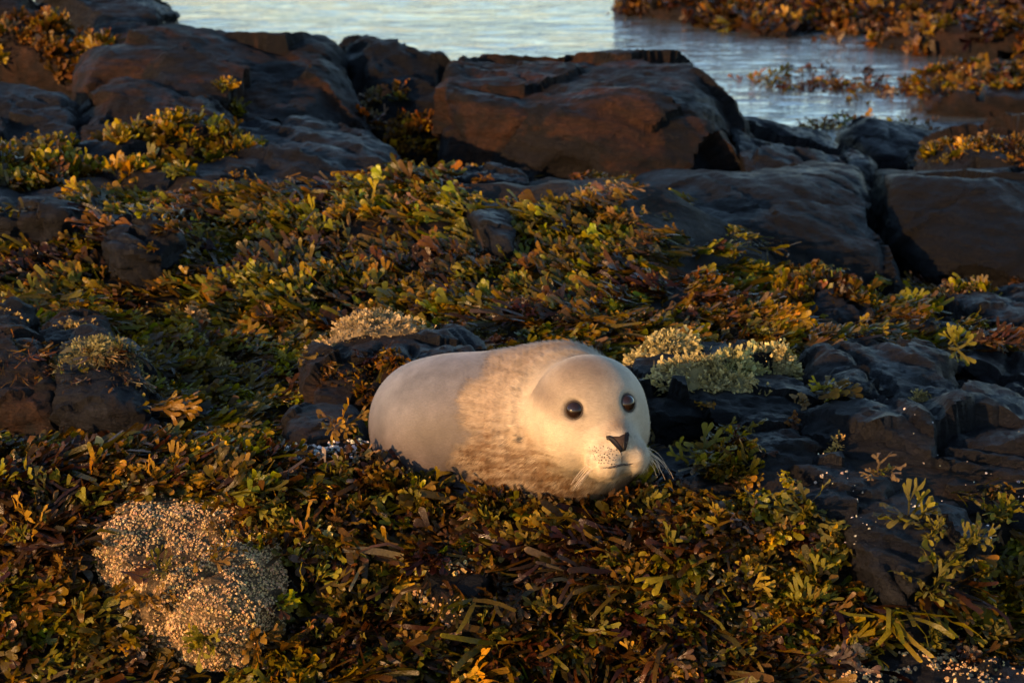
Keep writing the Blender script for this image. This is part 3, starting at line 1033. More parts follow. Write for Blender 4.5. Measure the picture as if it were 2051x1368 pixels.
    def whisker(p, d, bend, L, r):
        n, k = 14, 5
        pts = []
        d = unit(d)
        q = np.array(p, float)
        for i in range(n):
            pts.append(q.copy())
            d = unit(d + bend / n)
            q = q + d * L / n
        WV, WF = [], []
        for i, q in enumerate(pts):
            tg = unit(pts[min(i + 1, n - 1)] - pts[max(i - 1, 0)])
            s1 = unit(np.cross(tg, [0.3, 0.2, 0.93]))
            s2 = np.cross(tg, s1)
            rr = r * (1 - 0.8 * i / n)
            for j in range(k):
                a = 2 * math.pi * j / k
                WV.append(q + rr * (s1 * math.cos(a) + s2 * math.sin(a)))
                if i:
                    WF.append(((i - 1) * k + j, (i - 1) * k + (j + 1) % k, i * k + (j + 1) % k, i * k + j))
        o = link('whisker', new_mesh('whisker', np.array(WV) - base, np.array(WF)), m_wh, (0, 0, 0), root)

    for i in range(16):
        pr = hp(0.118 + 0.012 * rng.normal(), 0.052, -0.035 - 0.028 * rng.random())
        pr, _n = pr, HL
        dd = sdf_seal(pr[None])[0]
        pr = pr - HL * dd
        whisker(pr, HL + camv(0.2, -0.1 + 0.25 * rng.normal(), 0.1 * rng.normal()), camv(-0.1 + 0.3 * rng.normal(), -1.5 - 0.5 * rng.random(), 0.2 * rng.normal()), 0.05 + 0.035 * rng.random(), 0.0005)
    for i in range(14):
        pr = hp(0.126 + 0.012 * rng.normal(), -0.048, -0.045 - 0.022 * rng.random())
        dd = sdf_seal(pr[None])[0]
        pr = pr + HL * dd
        whisker(pr, -HL + HF * 0.25 + camv(-0.2, -0.55 + 0.12 * rng.normal(), 0.15), camv(0.0, -0.5, 0.1 * rng.normal()), 0.045 + 0.02 * rng.random(), 0.00045)
    DV, DF = [], []
    tet = np.array([(1, 1, 1), (1, -1, -1), (-1, 1, -1), (-1, -1, 1)]) * 0.0011
    for row in range(6):
        for j in range(9):
            x = 1183 + j * 6.3 + row * 3 + rng.normal() * 1.2
            y = 895 + row * 6.2 + j * 0.6 + rng.normal() * 1.2
            if x > 1236 - row * 0.5:
                continue
            p, n = seal_hit(x, y, sdf_seal)
            k0 = len(DV)
            for q in tet:
                DV.append(p + n * 0.0008 + q - base)
            DF += [(k0, k0 + 1, k0 + 2), (k0, k0 + 2, k0 + 3), (k0, k0 + 3, k0 + 1), (k0 + 1, k0 + 3, k0 + 2)]
    link('whisker_spots', new_mesh('whisker_spots', np.array(DV), np.array(DF)), m_nost, (0, 0, 0), root, kind='stuff')
    return root


NOSE = seal_hit(1243, 884, sdf_head)
build_seal()

# ------------------------------------------------------------------ seaweed fronds
def make_frond(seed, kind):
    """flat forked strap: x along, y across, z off the blade; returns verts, tris, t(0 base..1 tip)"""
    r = np.random.default_rng(seed)
    V, F, T = [], [], []
    fan = {'small': 0.5, 'ribbon': 0.2, 'broad': 0.50, 'strap': 0.20, 'lobe': 0.62, 'hair': 0.25}[kind]
    depth = {'small': 1, 'ribbon': 0, 'broad': 2, 'strap': 1, 'lobe': 2, 'hair': 1}[kind]
    w0 = {'small': 0.085, 'ribbon': 0.045, 'broad': 0.046, 'strap': 0.030, 'lobe': 0.062, 'hair': 0.011}[kind]
    tipw = {'small': 1.45, 'ribbon': 0.8, 'broad': 1.55, 'strap': 1.0, 'lobe': 1.7, 'hair': 0.7}[kind]
    segl = {'small': 0.42, 'ribbon': 0.9, 'broad': 0.30, 'strap': 0.40, 'lobe': 0.26, 'hair': 0.45}[kind]

    def row(p, a, w, t):
        n = np.array([-math.sin(a), math.cos(a)])
        k = len(V)
        cup = w * r.uniform(0.15, 0.55)
        for s in (-1, 1):
            V.append((p[0] + n[0] * w * s, p[1] + n[1] * w * s, cup * s * r.normal()))
            T.append(t)
        return k

    def quad(k0, k1):
        F.append((k0, k1, k1 + 1))
        F.append((k0, k1 + 1, k0 + 1))

    def seg(p, a, w, dep, t, kprev):
        L = segl * r.uniform(0.75, 1.25)
        last = dep == 0
        steps = {'small': 1, 'ribbon': 3}.get(kind, 2)
        q = np.array(p, float)
        k = kprev
        for i in range(1, steps + 1):
            a2 = a + r.normal() * 0.08
            q = q + L / steps * np.array([math.cos(a2), math.sin(a2)])
            ww = w * (1 + ((tipw - 1) * i / steps if last else 0.12 * r.normal()))
            k1 = row(q, a2, ww, t + i / steps * 0.33)
            quad(k, k1)
            k = k1
        if last:
            e = q + ww * 1.0 * np.array([math.cos(a), math.sin(a)])
            k1 = row(q + ww * 0.7 * np.array([math.cos(a), math.sin(a)]), a, ww * 0.62, 1.0)
            quad(k, k1)
            V.append((e[0], e[1], -0.3 * ww))
            T.append(1.0)
            F.append((k1, len(V) - 1, k1 + 1))
        else:
            sp = fan * r.uniform(0.7, 1.3)
            nb = 3 if (kind == 'lobe' and r.random() < 0.6) else 2
            for j in range(nb):
                aa = a + (j - (nb - 1) / 2) * sp * (2 / max(1, nb - 1)) * 0.75 + r.normal() * 0.1
                seg(q - 0.3 * w * np.array([math.cos(a), math.sin(a)]), aa, w * 0.92, dep - 1, t + 0.33, row(q - 0.5 * w * np.array([math.cos(aa), math.sin(aa)]), aa, w * 0.7, t + 0.33))

    seg((0, 0), 0, w0, depth, 0, row((0, 0), 0, w0 * 0.6, 0))
    V = np.array(V)
    V[:, :2] /= V[:, 0].max()
    V[:, 2] *= 1.0
    # bend in space
    c1, c2 = r.uniform(-0.6, 1.5), r.uniform(-1.2, 1.2)
    x, y, z = V.T.copy()
    z = z + 0.05 * np.sin(x * 7 + r.uniform(0, 6)) * x + 0.22 * c2 * y * x + 0.06 * np.sin(y * 18 + r.uniform(0, 6)) * x
    th = c1 * x
    xs = np.where(abs(c1) < 1e-3, x, np.sin(th) / (c1 if abs(c1) > 1e-3 else 1))
    zs = -(1 - np.cos(th)) / (c1 if abs(c1) > 1e-3 else 1)
    V = np.stack([xs + z * np.sin(th), y + 0.12 * r.normal() * x * x, zs + z * np.cos(th)], 1)
    return V, np.array(F), np.clip(np.array(T), 0, 1)


FR = {k: [make_frond(1000 * j + i, k) for i in range(14)] for j, k in enumerate(('broad', 'strap', 'lobe', 'hair', 'small', 'ribbon'))}

OLIVE = np.array([0.185, 0.160, 0.003])
GOLD = np.array([0.26, 0.142, 0.005])
BROWN = np.array([0.075, 0.036, 0.008])
RUSSET = np.array([0.045, 0.015, 0.005])
TAN = np.array([0.19, 0.125, 0.060])
GREYP = np.array([0.105, 0.080, 0.070])
PALE = np.array([0.34, 0.29, 0.155])
ORANGE = np.array([0.20, 0.082, 0.012])
OLIVE, GOLD, BROWN, RUSSET, TAN, GREYP, ORANGE = (c * 0.45 for c in (OLIVE, GOLD, BROWN, RUSSET, TAN, GREYP, ORANGE))
PAL = np.array([OLIVE, GOLD, BROWN, RUSSET, TAN, GREYP, PALE, ORANGE])


class Weed:
    """collects fronds, then makes one mesh of them"""

    def __init__(self):
        self.p, self.x, self.y, self.s, self.c, self.k, self.v = [], [], [], [], [], [], []

    def add(self, p, x, y, s, c, kind, var):
        p = np.atleast_2d(p)
        self.p.append(p); self.x.append(np.atleast_2d(x)); self.y.append(np.atleast_2d(y)); self.s.append(np.atleast_1d(s)); self.c.append(np.atleast_2d(c))
        self.k += [kind] * len(p)
        self.v.append(np.atleast_1d(var))

    def mesh(self, name, base=(0, 0, 0), tiptone=0.55):
        P, X, Y = (np.concatenate(a) for a in (self.p, self.x, self.y))
        S, C = np.concatenate(self.s), np.concatenate(self.c)
        K, VV = np.array(self.k), np.concatenate(self.v)
        Z = np.cross(X, Y)
        Vs, Fs, Cs = [], [], []
        off = 0
        for kind in FR:
            for vi in range(len(FR[kind])):
                m = (K == kind) & (VV == vi)
                if not m.any():
                    continue
                V, F, T = FR[kind][vi]
                W = (P[m][:, None] + S[m][:, None, None] * (V[None, :, 0, None] * X[m][:, None] + V[None, :, 1, None] * Y[m][:, None] + V[None, :, 2, None] * Z[m][:, None]))
                n = m.sum()
                Vs.append(W.reshape(-1, 3))
                Fs.append((F[None] + (np.arange(n) * len(V))[:, None, None]).reshape(-1, 3) + off)
                g = (1 - tiptone) + 2 * tiptone * T  # frond pigment: darker base, paler tip
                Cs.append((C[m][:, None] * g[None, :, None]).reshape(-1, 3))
                off += n * len(V)
        return new_mesh(name, np.concatenate(Vs) - np.array(base), np.concatenate(Fs), np.concatenate(Cs))


def frame(n, az, el, roll):
    """blade axes from surface normal, heading in the surface, lift and roll"""
    n = unit(n)
    d = np.array([math.cos(az), math.sin(az), 0])
    d = unit(d - n * (d @ n))
    x = d * math.cos(el) + n * math.sin(el)
    y = np.cross(n, d)
    z = np.cross(x, y)
    y = y * math.cos(roll) + z * math.sin(roll)
    return x, y


def clump(W, p, n, size, col, nf, kind='broad', az0=None, spread=math.pi, el=(0.25, 1.1), var=0.28, jit=0.16):
    col = col * math.exp(0.35 * rng.normal())
    nf = int(nf)
    n = unit(n)
    az = rng.uniform(0, 2 * math.pi, nf) if az0 is None else az0 + rng.normal(size=nf) * spread
    e = rng.uniform(*el, nf)[:, None]
    roll = (rng.normal(size=nf) * 0.6)[:, None]
    d = np.stack([np.cos(az), np.sin(az), np.zeros(nf)], 1)
    d = d - n * (d @ n)[:, None]
    d /= np.linalg.norm(d, axis=1)[:, None]
    x = d * np.cos(e) + n * np.sin(e)
    y = np.cross(n, d)
    z = np.cross(x, y)
    y = y * np.cos(roll) + z * np.sin(roll)
    s_ = size * rng.uniform(0.6, 1.2, nf)
    q = p + np.stack([rng.normal(size=nf) * size * jit, rng.normal(size=nf) * size * jit, np.zeros(nf)], 1)
    c = np.clip(col * (1 + var * rng.normal(size=(nf, 1))) * (1 + 0.1 * rng.normal(size=(nf, 3))), 0.003, 0.6)
    W.add(q, x, y, s_, c, kind, rng.integers(14, size=nf))


def pick(weights):
    w = np.array(weights, float)
    a = PAL[rng.choice(len(PAL), p=w / w.sum())]
    b = PAL[rng.choice(len(PAL), p=w / w.sum())]
    t = rng.random()
    return a * t + b * (1 - t)


def seal_clear(P, d):
    return sdf_seal0(np.array(P)) > d


def carpet():
    regions = {'rockweed_carpet': (4.55, 5.62), 'rockweed_bank': (5.62, 8.35)}
    out = {k: Weed() for k in regions}
    n = 10500
    # denser where it is near
    D = np.concatenate([rng.uniform(4.55, 5.62, int(n * 0.42)), rng.uniform(5.62, 8.35, int(n * 0.58))])
    half = 0.18 * D * 1.0 + 0.38
    X = rng.uniform(-1, 1, n) * half
    Y = D - 5.5
    Zg = ground(X, Y)
    e = 0.01
    nx = -(ground(X + e, Y) - ground(X - e, Y)) / (2 * e)
    ny = -(ground(X, Y + e) - ground(X, Y - e)) / (2 * e)
    NN = np.stack([nx, ny, np.ones(n)], 1)
    NN /= np.linalg.norm(NN, axis=1)[:, None]
    Pg = np.stack([X, Y, Zg], 1)
    hue = fbm(Pg * np.array([3.2, 4.0, 0]) + 5, 3, 31)
    hue2 = fbm(Pg * np.array([4.5, 5.5, 0]) + 9, 3, 37)
    flow = fbm(Pg * 1.3 + 2, 2, 41)
    ok = seal_clear(Pg + np.array([0, 0, 0.03]), 0.015)
    px, py = to_px(Pg)
    for i in range(n):
        if not ok[i]:
            continue
        zt, _ = rock_top(X[i], Y[i])
        p = Pg[i].copy()
        if zt > Zg[i] + 0.004:
            p[2] = zt
            qx, qy = to_px(p)
            if zt > Zg[i] + 0.10 or bare(qx, qy):
                continue
        qx, qy = to_px(p + np.array([0, 0, 0.035]))
        by_rock = bare(qx, qy, D[i] - 0.05)
        if by_rock and rng.random() < 0.88:
            continue
        near = D[i] < 5.62
        sx, sy = X[i] + 0.56, Y[i] + 0.25
        al, pe = -(sx * 0.77 + sy * 0.64), abs(-sx * 0.64 + sy * 0.77)
        if 0.12 < al < 0.5 and pe < 0.2 and rng.random() < 0.6:
            continue
        p[2] += rng.uniform(-0.005, 0.03) if near else rng.uniform(0.004, 0.035)
        W = out['rockweed_carpet' if near else 'rockweed_bank']
        if near:
            right = px[i] > 1250
            low = py[i] > 1180
            #          olive gold brown russet tan grey pale orange
            wts = [1.6, 2.6, 3.6, 2.2, 0.8, 0.6, 0.1, 0.9]
            if hue[i] > 0.1:
                wts[0] += 9; wts[1] += 9
            if hue2[i] > 0.15:
                wts[3] += 8; wts[2] += 6; wts[5] += 1.5
            if low:
                wts[3] += 1.5; wts[2] += 1.5
            if right:
                wts[0] += 1.5
            kind = ('small', 'broad', 'ribbon', 'lobe')[rng.choice(4, p=(0.30, 0.10, 0.55, 0.05) if hue2[i] > 0.15 else (0.58, 0.20, 0.10, 0.12))]
            size = {'small': 0.045, 'broad': 0.062, 'ribbon': 0.085, 'lobe': 0.045}[kind] * rng.uniform(0.75, 1.3) * (0.7 if by_rock else 1)
            az0 = -math.pi / 2 + flow[i] * 1.5 + (0.35 if right else 0)
            clump(W, p, NN[i] * 0.8 + np.array([0, 0, 0.2]), size, pick(wts), rng.integers(9, 15), kind, az0 + 0.5 * rng.normal(), 0.5, (-0.1, 0.65), var=0.14, jit=0.34)
        else:
            wts = [6, 4, 2.0, 0.5, 0.6, 0.2, 0.0, 0.8]
            if hue[i] > -0.05:
                wts[0] += 18; wts[1] += 7
            if hue2[i] > 0.2:
                wts[2] += 9; wts[3] += 5; wts[7] += 5
            if px[i] < 330 and py[i] > 740:
                wts[5] += 9
            if px[i] > 1250:
                wts[2] += 3; wts[4] += 2; wts[5] += 1
            if D[i] < 6.3 and hue2[i] < 0:
                wts[5] += 2; wts[4] += 2
            kind = ('small', 'broad', 'ribbon', 'lobe')[rng.choice(4, p=(0.50, 0.15, 0.28, 0.07))]
            size = {'small': 0.052, 'broad': 0.068, 'ribbon': 0.082, 'lobe': 0.05}[kind] * (0.8 + 0.25 * (D[i] - 5.6) / 2) * rng.uniform(0.75, 1.3) * (0.6 if by_rock else 1)
            az0 = (math.pi * 1.08 if flow[i] < 0.05 else -0.25) + flow[i] * 1.2 - 0.3
            clump(W, p, np.array([0, -0.12, 1.0]), size, pick(wts), rng.integers(9, 15), kind, az0 + 0.25 * rng.normal(), 0.34, (0.0, 0.2) if by_rock else (-0.06, 0.24), var=0.14, jit=0.36)
    labels = {'rockweed_carpet': 'brown and olive rockweed covering the slope below the seal', 'rockweed_bank': 'swept golden brown rockweed covering the bank behind the seal'}
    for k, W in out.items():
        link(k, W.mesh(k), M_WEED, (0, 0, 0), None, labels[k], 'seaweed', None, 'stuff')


carpet()


def cast(px, py):
    d = unit(ray(px, py))
    h = ROCK_BVH.ray_cast(Vector(CAM), Vector(d))
    t = h[3] if h[0] else 1e9
    g = GROUND_BVH.ray_cast(Vector(CAM), Vector(d))
    if g[0] and g[3] < t:
        return np.array(g[0]), np.array([0, 0, 1.0])
    return np.array(h[0]), np.array(h[1])


def surf(x, y):
    zt, nt_ = rock_top(x, y)
    zg = float(ground(x, y)[0])
    if zt > zg:
        return zt, np.array(nt_)
    return zg, np.array([0, 0, 1.0])


# -- patches of weed growing on the rocks: one thing each
def patch(name, label, px, py, rx, ry, count, size, weights, kinds=('small', 'small', 'broad'), cat='seaweed', mat=None, el=(0.2, 1.1), az0=None, spread=1.0, group=None, tip=0.55, nf=(8, 13), face=False):
    P0, n0 = cast(px, py)
    W = Weed()
    for i in range(count):
        a, r = rng.uniform(0, 2 * math.pi), math.sqrt(rng.random())
        if face:     # hangs on a steep face: walk over it as seen, then find the rock
            q, n = cast(px + rx * r * math.cos(a), py + ry * r * math.sin(a))
            if np.linalg.norm(q - P0) > 0.6:
                continue
        else:
            x, y = P0[0] + rx * r * math.cos(a), P0[1] + ry * r * math.sin(a)
            z, n = surf(x, y)
            q = np.array([x, y, z])
            if abs(z - P0[2]) > 0.16:
                continue
        n = unit(np.asarray(n) + np.array([0, 0, 0.6]))
        clump(W, q - n * 0.01, n, size * 0.8 * rng.uniform(0.75, 1.2), pick(weights), rng.integers(*nf), kinds[rng.integers(len(kinds))], az0, spread, el)
    if not W.p:
        return
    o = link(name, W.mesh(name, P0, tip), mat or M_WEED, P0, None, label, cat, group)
    return o


YEL = [5, 4, 1, 0, 0.3, 0, 0, 1]
ORG = [1, 3, 2, 0.5, 1, 0, 0, 5]
TANW = [0.6, 1, 2, 0.3, 4, 2, 0.5, 1.5]
patch('weed_patch', 'thick mound of orange weed hanging from the brown leaning rock', 60, 130, 0.26, 0.22, 70, 0.085, ORG, el=(0.2, 1.2))
patch('weed_patch', 'long golden weed strip growing along the blue-grey ledge', 360, 285, 0.26, 0.10, 55, 0.075, YEL)
patch('weed_patch', 'round bright yellow weed cushion on the blue-grey ledge', 295, 335, 0.11, 0.07, 26, 0.07, [6, 3, 0.3, 0, 0, 0, 0, 0.3])
patch('weed_patch', 'tiny yellow weed sprig at the foot of the long boulder', 465, 220, 0.03, 0.03, 8, 0.06, YEL)
patch('weed_patch', 'yellow weed heap at the end of the blue-grey ledge', 40, 320, 0.24, 0.2, 60, 0.08, YEL)
patch('weed_patch', 'dark brown weed cap on top of the cleft rock', 825, 88, 0.09, 0.07, 20, 0.075, [1, 1, 3, 1, 0, 0, 0, 1])
patch('weed_patch', 'orange weed crest on the bank below the largest boulder', 810, 335, 0.13, 0.10, 36, 0.08, ORG)
patch('weed_patch', 'sparse tan weed growing in the cleft between the boulders', 760, 200, 0.08, 0.06, 12, 0.06, TANW)
patch('weed_patch', 'brown weed thatch covering the mound at the water edge', 2030, 290, 0.30, 0.16, 130, 0.055, [1.5, 2, 3, 0.5, 2, 0.3, 0, 0.6])
patch('weed_patch', 'golden weed tongue lapping the foot of the broad dark boulder', 1720, 585, 0.22, 0.08, 50, 0.065, [3, 4, 2, 0, 1, 0, 0, 2])
patch('weed_patch', 'brown weed fringe along the pale wet slab', 1880, 625, 0.14, 0.08, 26, 0.06, [3, 3, 2, 0, 1, 0, 0, 1])
patch('weed_patch', 'russet and orange weed blanket over the reef across the channel', 1750, 50, 1.7, 1.2, 1100, 0.13, [0.6, 1.5, 3, 3, 0.6, 0.2, 0, 3.4], el=(0.0, 0.5))
patch('weed_patch', 'russet weed blanket over the nearer small reef', 2010, 170, 0.5, 0.35, 260, 0.09, [1, 2, 3, 2, 0.6, 0, 0, 2.5], el=(0.0, 0.5))


patch('weed_patch', 'tan weed strands draped over the green-furred rock', 215, 720, 0.10, 0.08, 46, 0.085, [0.6, 1, 2, 0.3, 4, 1, 1, 0.5], ('strap', 'hair'), el=(-0.3, 0.15), az0=-1.2, spread=0.4)
patch('weed_patch', 'orange weed strands dripping over the red-brown stone', 60, 700, 0.10, 0.08, 34, 0.08, [0.6, 2, 2, 0.6, 2, 0, 0, 3], ('strap', 'hair'), el=(-0.3, 0.15), az0=-1.2, spread=0.4)
patch('weed_patch', 'brown weed shreds clinging to the red-brown rock behind the rump', 720, 740, 0.10, 0.07, 26, 0.07, [0.6, 2, 3, 1, 2, 0, 0, 2], ('strap', 'broad'), el=(-0.3, 0.2), az0=-1.5, spread=0.5)


def floating(label, pts, cnt, size, wts, sx, sy):
    """loose weed lying at the water surface"""
    W = Weed()
    c = []
    for px, py in pts:
        d = ray(px, py)
        t = (WATER_Z - CAM[2]) / d[2]
        c.append(CAM + d * t)
    for a in c:
        for i in range(max(3, cnt // len(c))):
            q = np.array([a[0] + rng.normal() * sx, a[1] + rng.normal() * sy, WATER_Z - 0.004])
            clump(W, q, np.array([0, 0, 1.0]), size * rng.uniform(0.6, 1.2), pick(wts), rng.integers(2, 5), 'broad', None, 1, (0.02, 0.5))
    link('floating_weed', W.mesh('floating_weed', c[0]), M_WEED, c[0], None, label, 'seaweed', None, 'stuff')


floating('small yellow weed raft floating alone in the channel', [(1530, 163)], 9, 0.09, [4, 3, 1, 0, 0, 0, 0, 1], 0.05, 0.07)
floating('long broken line of brown weed floating between the reefs', [(1600, 180), (1650, 178), (1700, 172), (1740, 185), (1790, 183), (1830, 178), (1880, 172)], 70, 0.08, [0.5, 1, 3, 2, 0, 0.6, 0, 1], 0.05, 0.1)
floating('thin scatter of brown weed floating in open water beside the big reef', [(1590, 140), (1660, 145), (1720, 150), (1640, 160)], 26, 0.07, [0.3, 1, 3, 2, 0, 0.6, 0, 1], 0.05, 0.1)
floating('sparse weed fringe floating where the water meets the sloping slab', [(1640, 258), (1680, 255), (1720, 250), (1790, 262), (1840, 262)], 30, 0.08, [0.5, 1, 3, 1, 0.5, 0.5, 0, 0.5], 0.04, 0.06)


patch('weed_patch', 'golden weed spilling over the uphill corner of the barnacle-crusted rock', 530, 1060, 0.08, 0.07, 26, 0.055, [3, 4, 2, 1, 0, 0, 0, 1], ('small', 'broad'), el=(0.0, 0.7), az0=-1.8, spread=0.9)


def lapping():
    """weed pushed up along the seal's belly"""
    W = Weed()
    P0 = None
    for px in np.linspace(742, 1285, 120):
        py = np.interp(px, [742, 800, 900, 1000, 1100, 1200, 1285], [950, 978, 1000, 1012, 1018, 1014, 985]) + rng.uniform(0, 26)
        q, n = cast(px, py)
        if sdf_seal0(q[None])[0] < 0.006:
            continue
        P0 = q if P0 is None else P0
        kind = ('small', 'ribbon', 'broad')[rng.choice(3, p=(0.55, 0.25, 0.2))]
        clump(W, q + np.array([0, 0, 0.008]), np.array([0, -0.35, 1.0]), {'small': 0.05, 'ribbon': 0.07, 'broad': 0.06}[kind] * rng.uniform(0.7, 1.2), pick([2, 3, 4, 2, 1, 1, 0, 1]), rng.integers(4, 8), kind, -math.pi / 2 + rng.normal() * 1.3, 0.7, (0.35, 1.15))
    link('weed_patch', W.mesh('weed_patch', P0), M_WEED, P0, None, 'brown and gold weed pushed up against the belly of the seal', 'seaweed')


lapping()


# -- pale dried tufts: hummock and its frizz
def pale_tuft(label, px, py, rx, ry, hgt, cnt, col, lobe=0.026):
    P0, n0 = cast(px, py)
    nu, nv = 26, 12
    V, F = [], []
    for j in range(nv + 1):
        t = j / nv * math.pi * 0.5
        for i in range(nu):
            a = 2 * math.pi * i / nu
            V.append((rx * math.cos(a) * math.cos(t), ry * math.sin(a) * math.cos(t), hgt * math.sin(t) - 0.025))
    for j in range(nv):
        for i in range(nu):
            F.append((j * nu + i, j * nu + (i + 1) % nu, (j + 1) * nu + (i + 1) % nu, (j + 1) * nu + i))
    V = np.array(V)
    nd = V / (np.linalg.norm(V, axis=1)[:, None] + 1e-6)
    V = V + nd * (0.30 * hgt * fbm((V + P0) * 26, 3, 5) + 0.35 * hgt * fbm((V + P0) * 11, 2, 8))[:, None]
    for v in V:      # follow the rock below
        z, _ = surf(P0[0] + v[0], P0[1] + v[1])
        v[2] += max(-0.05, min(0.05, z - P0[2]))
    root = link('seaweed_tuft', None, None, P0, None, label, 'seaweed')
    nz = fbm((V + P0) * 40, 2, 6)
    link('cushion', new_mesh('cushion', V, np.array(F), np.clip(col * 0.6 * (1 + 0.4 * nz)[:, None], 0.01, 1)), M_PALE, (0, 0, 0), root)
    W = Weed()
    cl = vnoise((V + P0) * 30, 12)
    for i in range(int(cnt * 1.9)):
        k = rng.integers(len(V))
        n = unit(nd[k] + np.array([0, 0, 0.35]) + 0.45 * rng.normal(size=3))
        x, y = frame(n, rng.uniform(0, 6.28), rng.uniform(0.7, 1.4), rng.normal())
        W.add(V[k] + 0.004 * rng.normal(size=3), x, y, lobe * 0.72 * rng.uniform(0.6, 1.35) * (1 + 0.4 * cl[k]), np.clip(col * (1 + 0.22 * rng.normal() + 0.35 * cl[k]), 0.02, 0.7), 'small' if rng.random() < 0.8 else 'hair', rng.integers(14))
    link('frizz', W.mesh('frizz', (0, 0, 0), 0.4), M_PALE, (0, 0, 0), root, kind='stuff')


CRM = np.array([0.29, 0.245, 0.11])
pale_tuft('tall cream ruffled tuft on the dark rock just behind the seal head', 1330, 700, 0.085, 0.06, 0.055, 620, CRM)
pale_tuft('wide shaggy grey-cream tuft between the two ruffled ones', 1425, 755, 0.12, 0.07, 0.05, 760, np.array([0.28, 0.225, 0.10]))
pale_tuft('cream ruffled tuft with peaked top at the far end of the dark rock', 1575, 735, 0.065, 0.05, 0.065, 460, CRM)
pale_tuft('greenish matted tuft between the cream tufts on the dark rock', 1480, 735, 0.06, 0.05, 0.04, 330, np.array([0.24, 0.22, 0.09]))
pale_tuft('tan moss crown on the red-brown rock behind the seal rump', 745, 655, 0.14, 0.09, 0.045, 820, np.array([0.26, 0.19, 0.10]), 0.02)
pale_tuft('tan curly tuft beside the green-furred rock', 385, 655, 0.11, 0.06, 0.04, 420, np.array([0.24, 0.17, 0.09]), 0.022)
pale_tuft('grey-green curly tuft in front of the tan one', 410, 700, 0.10, 0.06, 0.035, 380, np.array([0.20, 0.18, 0.11]), 0.022)
pale_tuft('small golden curly tuft beneath the grey-green one', 435, 740, 0.05, 0.04, 0.04, 260, np.array([0.25, 0.18, 0.08]), 0.022)
pale_tuft('green fur coat over the rock with folded drapes', 190, 705, 0.12, 0.09, 0.035, 600, np.array([0.13, 0.115, 0.05]), 0.018)
pale_tuft('mustard moss tongue on the stone with rust patch', 150, 655, 0.06, 0.06, 0.025, 240, np.array([0.20, 0.14, 0.05]), 0.016)
pale_tuft('golden moss cap on the small dark stone', 10, 622, 0.05, 0.04, 0.02, 220, np.array([0.24, 0.17, 0.06]), 0.016)
pale_tuft('sunlit golden pompom weed on the widest ledge', 1675, 890, 0.022, 0.02, 0.024, 120, np.array([0.26, 0.16, 0.045]), 0.016)
pale_tuft('olive moss cone standing between the ledges', 1845, 805, 0.024, 0.02, 0.032, 130, np.array([0.15, 0.12, 0.045]), 0.014)


# -- single tufts that stand out from the carpet, each with its own fronds
FROND_ME = {}


def frond_mesh(kind, v):
    if (kind, v) not in FROND_ME:
        V, F, T = FR[kind][v]
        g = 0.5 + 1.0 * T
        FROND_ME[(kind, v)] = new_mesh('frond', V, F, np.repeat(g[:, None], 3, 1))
        FROND_ME[(kind, v)].materials.append(M_WEED)
    return FROND_ME[(kind, v)]


MARKS = [((1240, 1000), 'below the seal chin'), ((1060, 1010), 'below the seal chest'), ((860, 1000), 'below the seal belly'), ((920, 1170), 'around the small dark barnacled stone'),
         ((1480, 1010), 'below the slab beside the seal chin'), ((1600, 1250), 'uphill of the grey barnacled rock'), ((700, 1050), 'between the barnacle-crusted rock and the seal'),
         ((380, 960), 'on the upper rim of the barnacle-crusted rock'), ((90, 1080), 'in the dark weed on the shaded side of the barnacle-crusted rock'), ((390, 1180), 'growing on the barnacle-crusted rock itself'),
         ((540, 1080), 'against the sunlit edge of the barnacle-crusted rock'), ((560, 1310), 'at the foot of the barnacle-crusted rock'), ((1250, 1320), 'low on the slope among russet straps'),
         ((860, 1330), 'low on the slope under the small barnacled stone'), ((1330, 1130), 'on the open slope under the seal head'), ((1660, 1090), 'on the seal side of the wet rock tongue'),
         ((1900, 1080), 'at the top of the weed curtain beyond the rock tongue'), ((1950, 1180), 'in the weed curtain hanging beyond the rock tongue'), ((1920, 1300), 'behind the wet corner stone')]


def tuft_label(px, py, col):
    hue = 'olive' if col[1] / col[0] > 0.75 else ('amber' if col[1] / col[0] < 0.6 else 'golden')
    m = min(MARKS, key=lambda q: (q[0][0] - px) ** 2 + (q[0][1] - py) ** 2)[1]
    return hue + ' rockweed tuft ' + m, hue + ' tufts ' + m


def tuft(px, py, col, label, group, size=0.075, nf=9, kind='broad', el=(0.35, 1.3)):
    P0, n0 = cast(px, py)
    if sdf_seal0(P0[None])[0] < 0.01:
        return
    if group:
        label, group = tuft_label(px, py, col)
    root = link('rockweed_tuft', None, None, P0, None, label, 'seaweed', group)
    n = unit(np.asarray(n0) + np.array([0, -0.3, 0.5]))
    from mathutils import Matrix
    for i in range(nf):
        az = rng.uniform(0, 6.28) if i < nf * 0.4 else -math.pi / 2 + rng.normal() * 0.9
        x, y = frame(n, az, rng.uniform(*el), rng.normal() * 0.6)
        z = np.cross(x, y)
        s = size * rng.uniform(0.7, 1.2)
        q = np.array([rng.normal() * size * 0.22, rng.normal() * size * 0.22, 0.02])
        o = bpy.data.objects.new('frond', frond_mesh(kind, int(rng.integers(14))))
        COL.objects.link(o)
        o.parent = root
        o.matrix_local = Matrix(((x[0] * s, y[0] * s, z[0] * s, q[0]), (x[1] * s, y[1] * s, z[1] * s, q[1]), (x[2] * s, y[2] * s, z[2] * s, q[2]), (0, 0, 0, 1)))
        c = np.clip(col * (1 + 0.25 * rng.normal()), 0.01, 0.6)
        o.color = (*c, 1)


